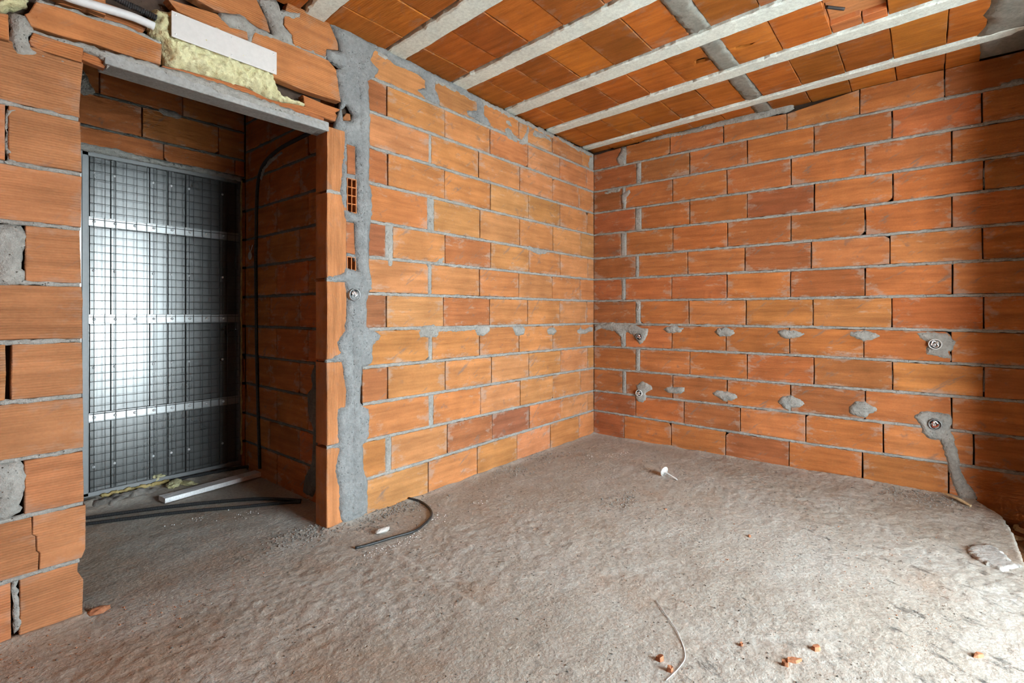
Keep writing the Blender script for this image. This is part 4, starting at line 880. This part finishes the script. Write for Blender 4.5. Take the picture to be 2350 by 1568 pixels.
# ---------------- round socket boxes
def socket(u, v, r, fr, label, n0=.010, seed=1):
    rnd = random.Random(seed)
    root = empty('socket_box', P3(fr, u, v, n0))
    tag(root, label, 'socket box', 'round flush boxes for sockets')
    prof = [(r * .80, -.004), (r * .82, .010), (r * .90, .014), (r, .012), (r * 1.02, .004), (r * 1.02, -.012)]
    vs, fs = lathe(prof, 30); link('rim', mesh(vs, fs, True), M_WHITE if seed % 2 else M_GALV, root, fr, (u, v, n0))
    vs, fs = lathe([(.0005, -.001), (r * .5, -.0012), (r * .82, .001)], 24); link('shade_disc', mesh(vs, fs, True), M_DARK, root, fr, (u, v, n0 + .001))  # flat near-black disc: shade inside the box painted, no real depth
    for k in range(3):
        a = rnd.uniform(0, 6.28); pts = []
        for i in range(6):
            pts.append(Vector((r * .6 * math.cos(a + i * rnd.uniform(.5, 1.1)) * rnd.uniform(.3, 1), r * .6 * math.sin(a + i * rnd.uniform(.5, 1.1)) * rnd.uniform(.3, 1), .004 + .002 * i)))
        vs, fs = tube(catmull(pts, 5), r * .14, 7); link('cable_end', mesh(vs, fs, True), M_REDW if (k == 0 and seed in (2, 4)) else M_FOIL, root, fr, (u, v, n0))
    return root
b = D['boxesB']
socket(*b[0], 'B', 'round socket box with loose wires nearest the corner, upper row', .014, 2)
socket(*b[1], 'B', 'round socket box with coiled white wire nearest the corner, lower row', .014, 3)
socket(*b[2], 'B', 'round socket box in a mortar splash on right wall, upper row', .012, 5)
socket(*b[3], 'B', 'round socket box above the slanting mortar channel, far right', .014, 4)
socket(*D['boxA'], 'A', 'round foil filled box in the mortar strip beside the doorway', .014, 6)

# ---------------- white cover plate over the doorway with its foam
pl = D['plate']; cx = sum(p[0] for p in pl) / 4; cz = sum(p[1] for p in pl) / 4
x0, x1, z0, z1 = pl[0][0], pl[1][0], (pl[2][1] + pl[3][1]) / 2, (pl[0][1] + pl[1][1]) / 2
root = empty('cover_plate', (cx, -.03, cz)); tag(root, 'white rectangular cover plate with six screws above the doorway', 'cover plate')
vs, fs = boxes([(x0, x1, -.040, -.034, z0, z1)]); o = link('plate', mesh(vs, fs), M_WHITE, root)
m = o.modifiers.new('bevel', 'BEVEL'); m.width = .0025; m.segments = 2
vs, fs = boxes([(x0 + .012, x1 - .012, -.035, .03, z0 + .012, z1 - .012)]); link('box_body', mesh(vs, fs), M_WHITE, root)
for fx in (.035, .535, .965):
    for fz in (.13, .87):
        s = link('screw', scr, M_DARK, root); s.matrix_basis = Matrix.Translation((x0 + (x1 - x0) * fx, -.040, z0 + (z1 - z0) * fz)) @ Matrix.Scale(.42, 4)
rf = random.Random(31)
o = patch('expanding_foam', None, 'A', [tuple(p) for p in D['foam']], .026, M_FOAM, rf, res=.0065, jit=.003, edge_w=.03, amp=.030, freq=42, base=-.03, puffy=True)
tag(o, 'thick cream expanding foam bulging around the white cover plate', 'foam')
o = patch('expanding_foam', None, 'A', [tuple(p) for p in D['foam_corner']], .036, M_FOAM, rf, res=.007, jit=.003, edge_w=.03, amp=.020, freq=28, base=-.03, puffy=True)
tag(o, 'clump of cream foam in the top left corner', 'foam')
# ---------------- conduits in the chase
path = resample(catmull([P3('A', u, v, .008 if i else .004) for i, (u, v) in enumerate(D['pipe_white'])], 8), .012)
vs, fs = tube(path, .0165, 12); tag(link('sleeved_pipe', mesh(vs, fs, True), M_PIPE), 'white sleeved pipe running in the chase to the foam', 'pipe')
path = resample(catmull([P3('A', u, v, .004) for u, v in D['pipe_black']], 8), .0035)
vs, fs = tube(path, .0115, 12, .0018, 1); tag(link('corrugated_conduit', mesh(vs, fs), M_BLACK), 'black corrugated conduit above the white pipe by the ceiling', 'conduit')
# ---------------- conduit hanging in the recess
path = resample(catmull([P3('S', u, v, .008) for u, v in D['hang']], 6), .006)
vs, fs = tube(path, .0105, 10, .002, 1); tag(link('corrugated_conduit', mesh(vs, fs), M_BLACK), 'black corrugated conduit running down the dim recess wall', 'conduit')
o = patch('mortar_patch', wall_side, 'S', [tuple(p) for p in D['hangm']], .012, M_MORTAR, random.Random(2), res=.012, jit=.002, edge_w=.012)
u, v = D['tag']
root = empty('round_tag', P3('S', u, v, .026)); tag(root, 'small round pale tag tied to the recess conduit', 'tag')
vs, fs = lathe([(.0005, .003), (.026, .003), (.028, .0015), (.028, -.002), (.0005, -.002)], 24); link('disc', mesh(vs, fs), M_WHITE, root, 'S', (u, v, .028))
for sgn in (-1, 1):
    vs, fs = tube(resample([P3('S', u, v + .02, .026), P3('S', u + sgn * .03, v + .075, .022)], .01), .0025, 6); link('tie_tail', mesh(vs, fs, True), M_WHITE, root)
path = [Vector((-2.640 + .007 * noise.noise(Vector((i * .37, 1, 0))), 1.395 + .004 * noise.noise(Vector((i * .6, 5, 0))), .12 + i * .04)) for i in range(51)]
vs, fs = tube(catmull(path, 3), .0055, 8, taper=lambda t: 1 + .8 * noise.noise(Vector((t * 60, 0, 0)))); tag(link('expanding_foam', mesh(vs, fs, True), M_FOAM_Y), 'thin yellow foam bead along the right edge of the steel door', 'foam')

# ---------------- on the recess floor
def fz(x, y): return floor_h(x, y)
def onfloor(p, dz=0): return Vector((p[0], p[1], fz(p[0], p[1]) + dz))
fs4 = [Vector(p) for p in D['foamstrip']]
a = Vector(((fs4[0].x + fs4[1].x) / 2, (fs4[0].y + fs4[1].y) / 2)); bq = Vector(((fs4[2].x + fs4[3].x) / 2, (fs4[2].y + fs4[3].y) / 2))
d = bq - a; L = d.length; ang = math.atan2(d.y, d.x)
bm = bmesh.new(); bmesh.ops.create_cube(bm, size=1)
bmesh.ops.scale(bm, vec=(L, .085, .028), verts=bm.verts)
bmesh.ops.subdivide_edges(bm, edges=bm.edges[:], cuts=6, use_grid_fill=True)
for v in bm.verts: v.co += Vector((0, 1, 1)) * .002 * noise.noise(v.co * 30)
me = bpy.data.meshes.new('strip'); bm.to_mesh(me); bm.free()
o = link('polystyrene_strip', me, M_POLY); o.location = ((a + bq) / 2).to_3d() + Vector((0, -.01, .020)); o.rotation_euler = (0, 0, ang)
tag(o, 'long white polystyrene strip lying on the recess floor', 'polystyrene')
for key, lab, r in (('pipe1', 'black conduit on the recess floor nearer the steel door', .011), ('pipe2', 'black conduit on the floor across the doorway, nearer the room', .010), ('conduit3', 'dark conduit stub lying behind the polystyrene strip', .012)):
    path = resample(catmull([onfloor(p, r + .002) for p in D[key]], 8), .006)
    vs, fs = tube(path, r * .85, 10, .0008, 1); tag(link('corrugated_conduit', mesh(vs, fs), M_CABLE), lab, 'conduit')
LL = D['lumps']
labs = ['rounded cream foam lump at the foot of the steel door', 'flat cream foam smear behind the polystyrene strip', 'pale foam sliver touching the polystyrene strip', 'flat grey stone tucked under the steel door', 'small grey rubble piece beside the foam lump', 'grey rubble block under the steel door bottom rail']
szs = [(.055, .05, .045), (.07, .035, .022), (.07, .025, .015), (.05, .03, .018), (.035, .03, .022), (.06, .05, .04)]
for i, p in enumerate(LL):
    q = onfloor(p)
    o = link('foam_lump' if i < 3 else 'rubble_piece', lump(i + 1, *szs[i], 3, .35, 1.8), M_FOAM if i < 3 else M_STONE); o.location = q + Vector((0, 0, szs[i][2] * .6)); o.rotation_euler = (0, 0, i)
    tag(o, labs[i], 'foam' if i < 3 else 'rubble')
path = [Vector((-3.44 + .006 * i, 1.412 + .008 * noise.noise(Vector((i * .35, 0, 0))), .040 + .012 * noise.noise(Vector((i * .25, 4, 0))))) for i in range(60)]
vs, fs = tube(path, .015, 8, taper=lambda t: .8 + .7 * noise.noise(Vector((t * 22, 3, 0)))); tag(link('expanding_foam', mesh(vs, fs, True), M_FOAM_Y), 'yellow foam line under the bottom rail of the steel door', 'foam')

# ---------------- on the room floor
path = resample(catmull([onfloor(p, .0065) for p in D['cable']], 8), .01)
vs, fs = tube(path, .0066, 10); tag(link('black_cable', mesh(vs, fs, True), M_CABLE), 'bent black cable offcut lying on the screed near the doorway', 'cable')
a, bq = (Vector(p) for p in D['scrap'])
o = link('plastic_scrap', lump(3, .048, .020, .013, 2, .3, 1.5), M_WHITE); o.location = onfloor((a + bq) / 2, .009); o.rotation_euler = (0, .1, math.atan2((bq - a).y, (bq - a).x))
tag(o, 'small crumpled white plastic scrap beside the black cable', 'scrap')
a, bq = (Vector(p) for p in D['anchor'])
root = empty('fixing_anchor', onfloor(a)); tag(root, 'white mushroom shaped insulation anchor lying on the floor', 'anchor')
dr = (onfloor(bq, .006) - onfloor(a, .032)).normalized()
q = dr.to_track_quat('Z', 'Y').to_matrix().to_4x4(); q.translation = onfloor(a, .032)
vs, fs = lathe([(.0005, -.002), (.020, -.002), (.031, .001), (.031, .003), (.018, .004), (.010, .010), (.006, .024), (.0055, .11), (.003, .118), (.0005, .12)], 24)
o = link('anchor_body', mesh(vs, fs, True), M_WHITE, root); o.matrix_basis = q
vs, fs = lathe([(.033, -.001), (.036, .001), (.033, .004), (.031, .001)], 24); o = link('anchor_collar', mesh(vs, fs, True), M_WHITE, root); o.matrix_basis = q
o = patch('screed_flake', None, 'F', [tuple(p) for p in D['flake']], .009, M_FLAKE, random.Random(15), res=.010, jit=.007, edge_w=.006, amp=.0025, freq=40, base=.003, n0=.002)
tag(o, 'loose pale cement flake on the screed near the right edge', 'flake')
cl = ['squarish brick chip beside the thin white wire', 'brick chip just below the squarish one near the bottom edge', 'blocky brick chip touching a flat one', 'flat brick chip touching a blocky one', 'brick chip lying alone right of the touching pair', 'brick chip farthest right on the pale screed', 'tiny brick chip in the middle of the screed', 'dark little chip left of the lone brick chip', 'tiny orange crumb below the white anchor']
cs = [(.034, .026, .018), (.030, .024, .016), (.026, .022, .016), (.060, .022, .012), (.042, .026, .016), (.048, .020, .012), (.022, .016, .010), (.020, .014, .010), (.020, .014, .008)]
for i, p in enumerate(D['chips']):
    r2 = random.Random(1200 + i)
    vs, fs = shard(r2, *cs[i]); o = link('brick_chip', mesh(vs, fs), M_CHIP); o.location = onfloor(p, -.001); o.rotation_euler = (r2.uniform(-.1, .1), r2.uniform(-.1, .1), r2.uniform(0, 6) if i != 3 else -.9)
    tag(o, cl[i], 'brick chip', 'brick chips on the floor')
path = resample(catmull([onfloor(p, .003) for p in D['wire']], 8), .01)
vs, fs = tube(path, .0016, 6); tag(link('thin_wire', mesh(vs, fs, True), M_PIPE), 'thin white wire curling on the screed near the bottom', 'wire')
a, bq = (Vector(p) for p in D['splinter'])
vs, fs = tube(resample([onfloor(a, .022), onfloor((a + bq) / 2, .02), onfloor(bq, .008)], .02), .007, 6, taper=lambda t: .5 + 1.2 * t * (1.3 - t) * 1.6)
tag(link('wood_splinter', mesh(vs, fs), M_WOOD), 'pale wood splinter against the foot of the right wall', 'splinter')
tl = ['small tan chip by the foot of the mortar channel', 'pale chip on the edge of the floor gap', 'tan foam chip lying in the brown floor gap', 'large tan foam piece at the right edge in the gap', 'tan foam scrap in front of the large gap piece']
for i, p in enumerate(D['trench_chips']):
    r2 = random.Random(1300 + i); k = (.03, .05, .05, .09, .06)[i]
    vs, fs = shard(r2, k, k * .6, .018); o = link('foam_chip', mesh(vs, fs), M_WOOD); o.location = (min(p[0], -.03), max(min(p[1], -2.80), -3.0), -.116); o.rotation_euler = (0, 0, i * 1.3)
    tag(o, tl[i], 'chip', 'chips in the floor gap')
o = link('broken_brick_bit', lump(21, .036, .018, .012, 2, .35, 2.5), M_CHIP); o.location = (-3.725, -.012, .012); tag(o, 'broken brick bit at the foot of the left pier', 'brick chip')

# ---------------- grit nobody would count
def crumbs(name, spots, n, spread, r0, r1, mat, label, seed):
    rr = random.Random(seed); vs, fs = [], []
    base = [(0, 0, 1), (1, 0, 0), (0, 1, 0), (-1, 0, 0), (0, -1, 0), (0, 0, -1)]
    fc = [(0, 1, 2), (0, 2, 3), (0, 3, 4), (0, 4, 1), (5, 2, 1), (5, 3, 2), (5, 4, 3), (5, 1, 4)]
    for s in spots:
        for _ in range(n):
            x = s[0] + rr.gauss(0, spread); y = s[1] + rr.gauss(0, spread * .6)
            if x > -.005 or (y > -.004 and x > -2.76 and True) or (y > -.01 and x < -3.76): continue
            if y < edge_y(x) + .02: continue
            r = rr.uniform(r0, r1) * rr.choice((.6, .8, 1)); k = len(vs)
            z = floor_h(x, y) + r * .3
            a = rr.uniform(0, 6.28); ca, sa = math.cos(a), math.sin(a)
            for bx, by, bz in base:
                q = r * rr.uniform(.6, 1.2); vs.append((x + (bx * ca - by * sa) * q, y + (bx * sa + by * ca) * q, z + bz * q * .7))
            fs += [tuple(i + k for i in f) for f in fc]
    o = link(name, mesh(vs, fs), mat); tag(o, label, 'debris', kind='stuff')
crumbs('mortar_grit', D['rubble'], 230, .10, .002, .0078, M_STONE, 'grey mortar crumbs gathered along the foot of the walls', 5)
crumbs('polystyrene_crumbs', D['polycrumbs'], 26, .05, .0015, .005, M_POLY, 'white polystyrene specks scattered on the screed', 6)
rr = random.Random(8)
crumbs('floor_grit', [(rr.uniform(-3.9, -.2), rr.uniform(-2.6, -.1)) for _ in range(420)], 5, .08, .0015, .0052, M_GRIT, 'fine dark grit scattered over the screed', 9)
crumbs('brick_grit', [(rr.uniform(-4.0, -3.2), rr.uniform(-.25, -.02)) for _ in range(30)] + [(rr.uniform(-2.2, -.8), rr.uniform(-2.6, -1.2)) for _ in range(20)], 5, .05, .0015, .005, M_CHIP, 'fine orange brick dust crumbs near the pier', 10)
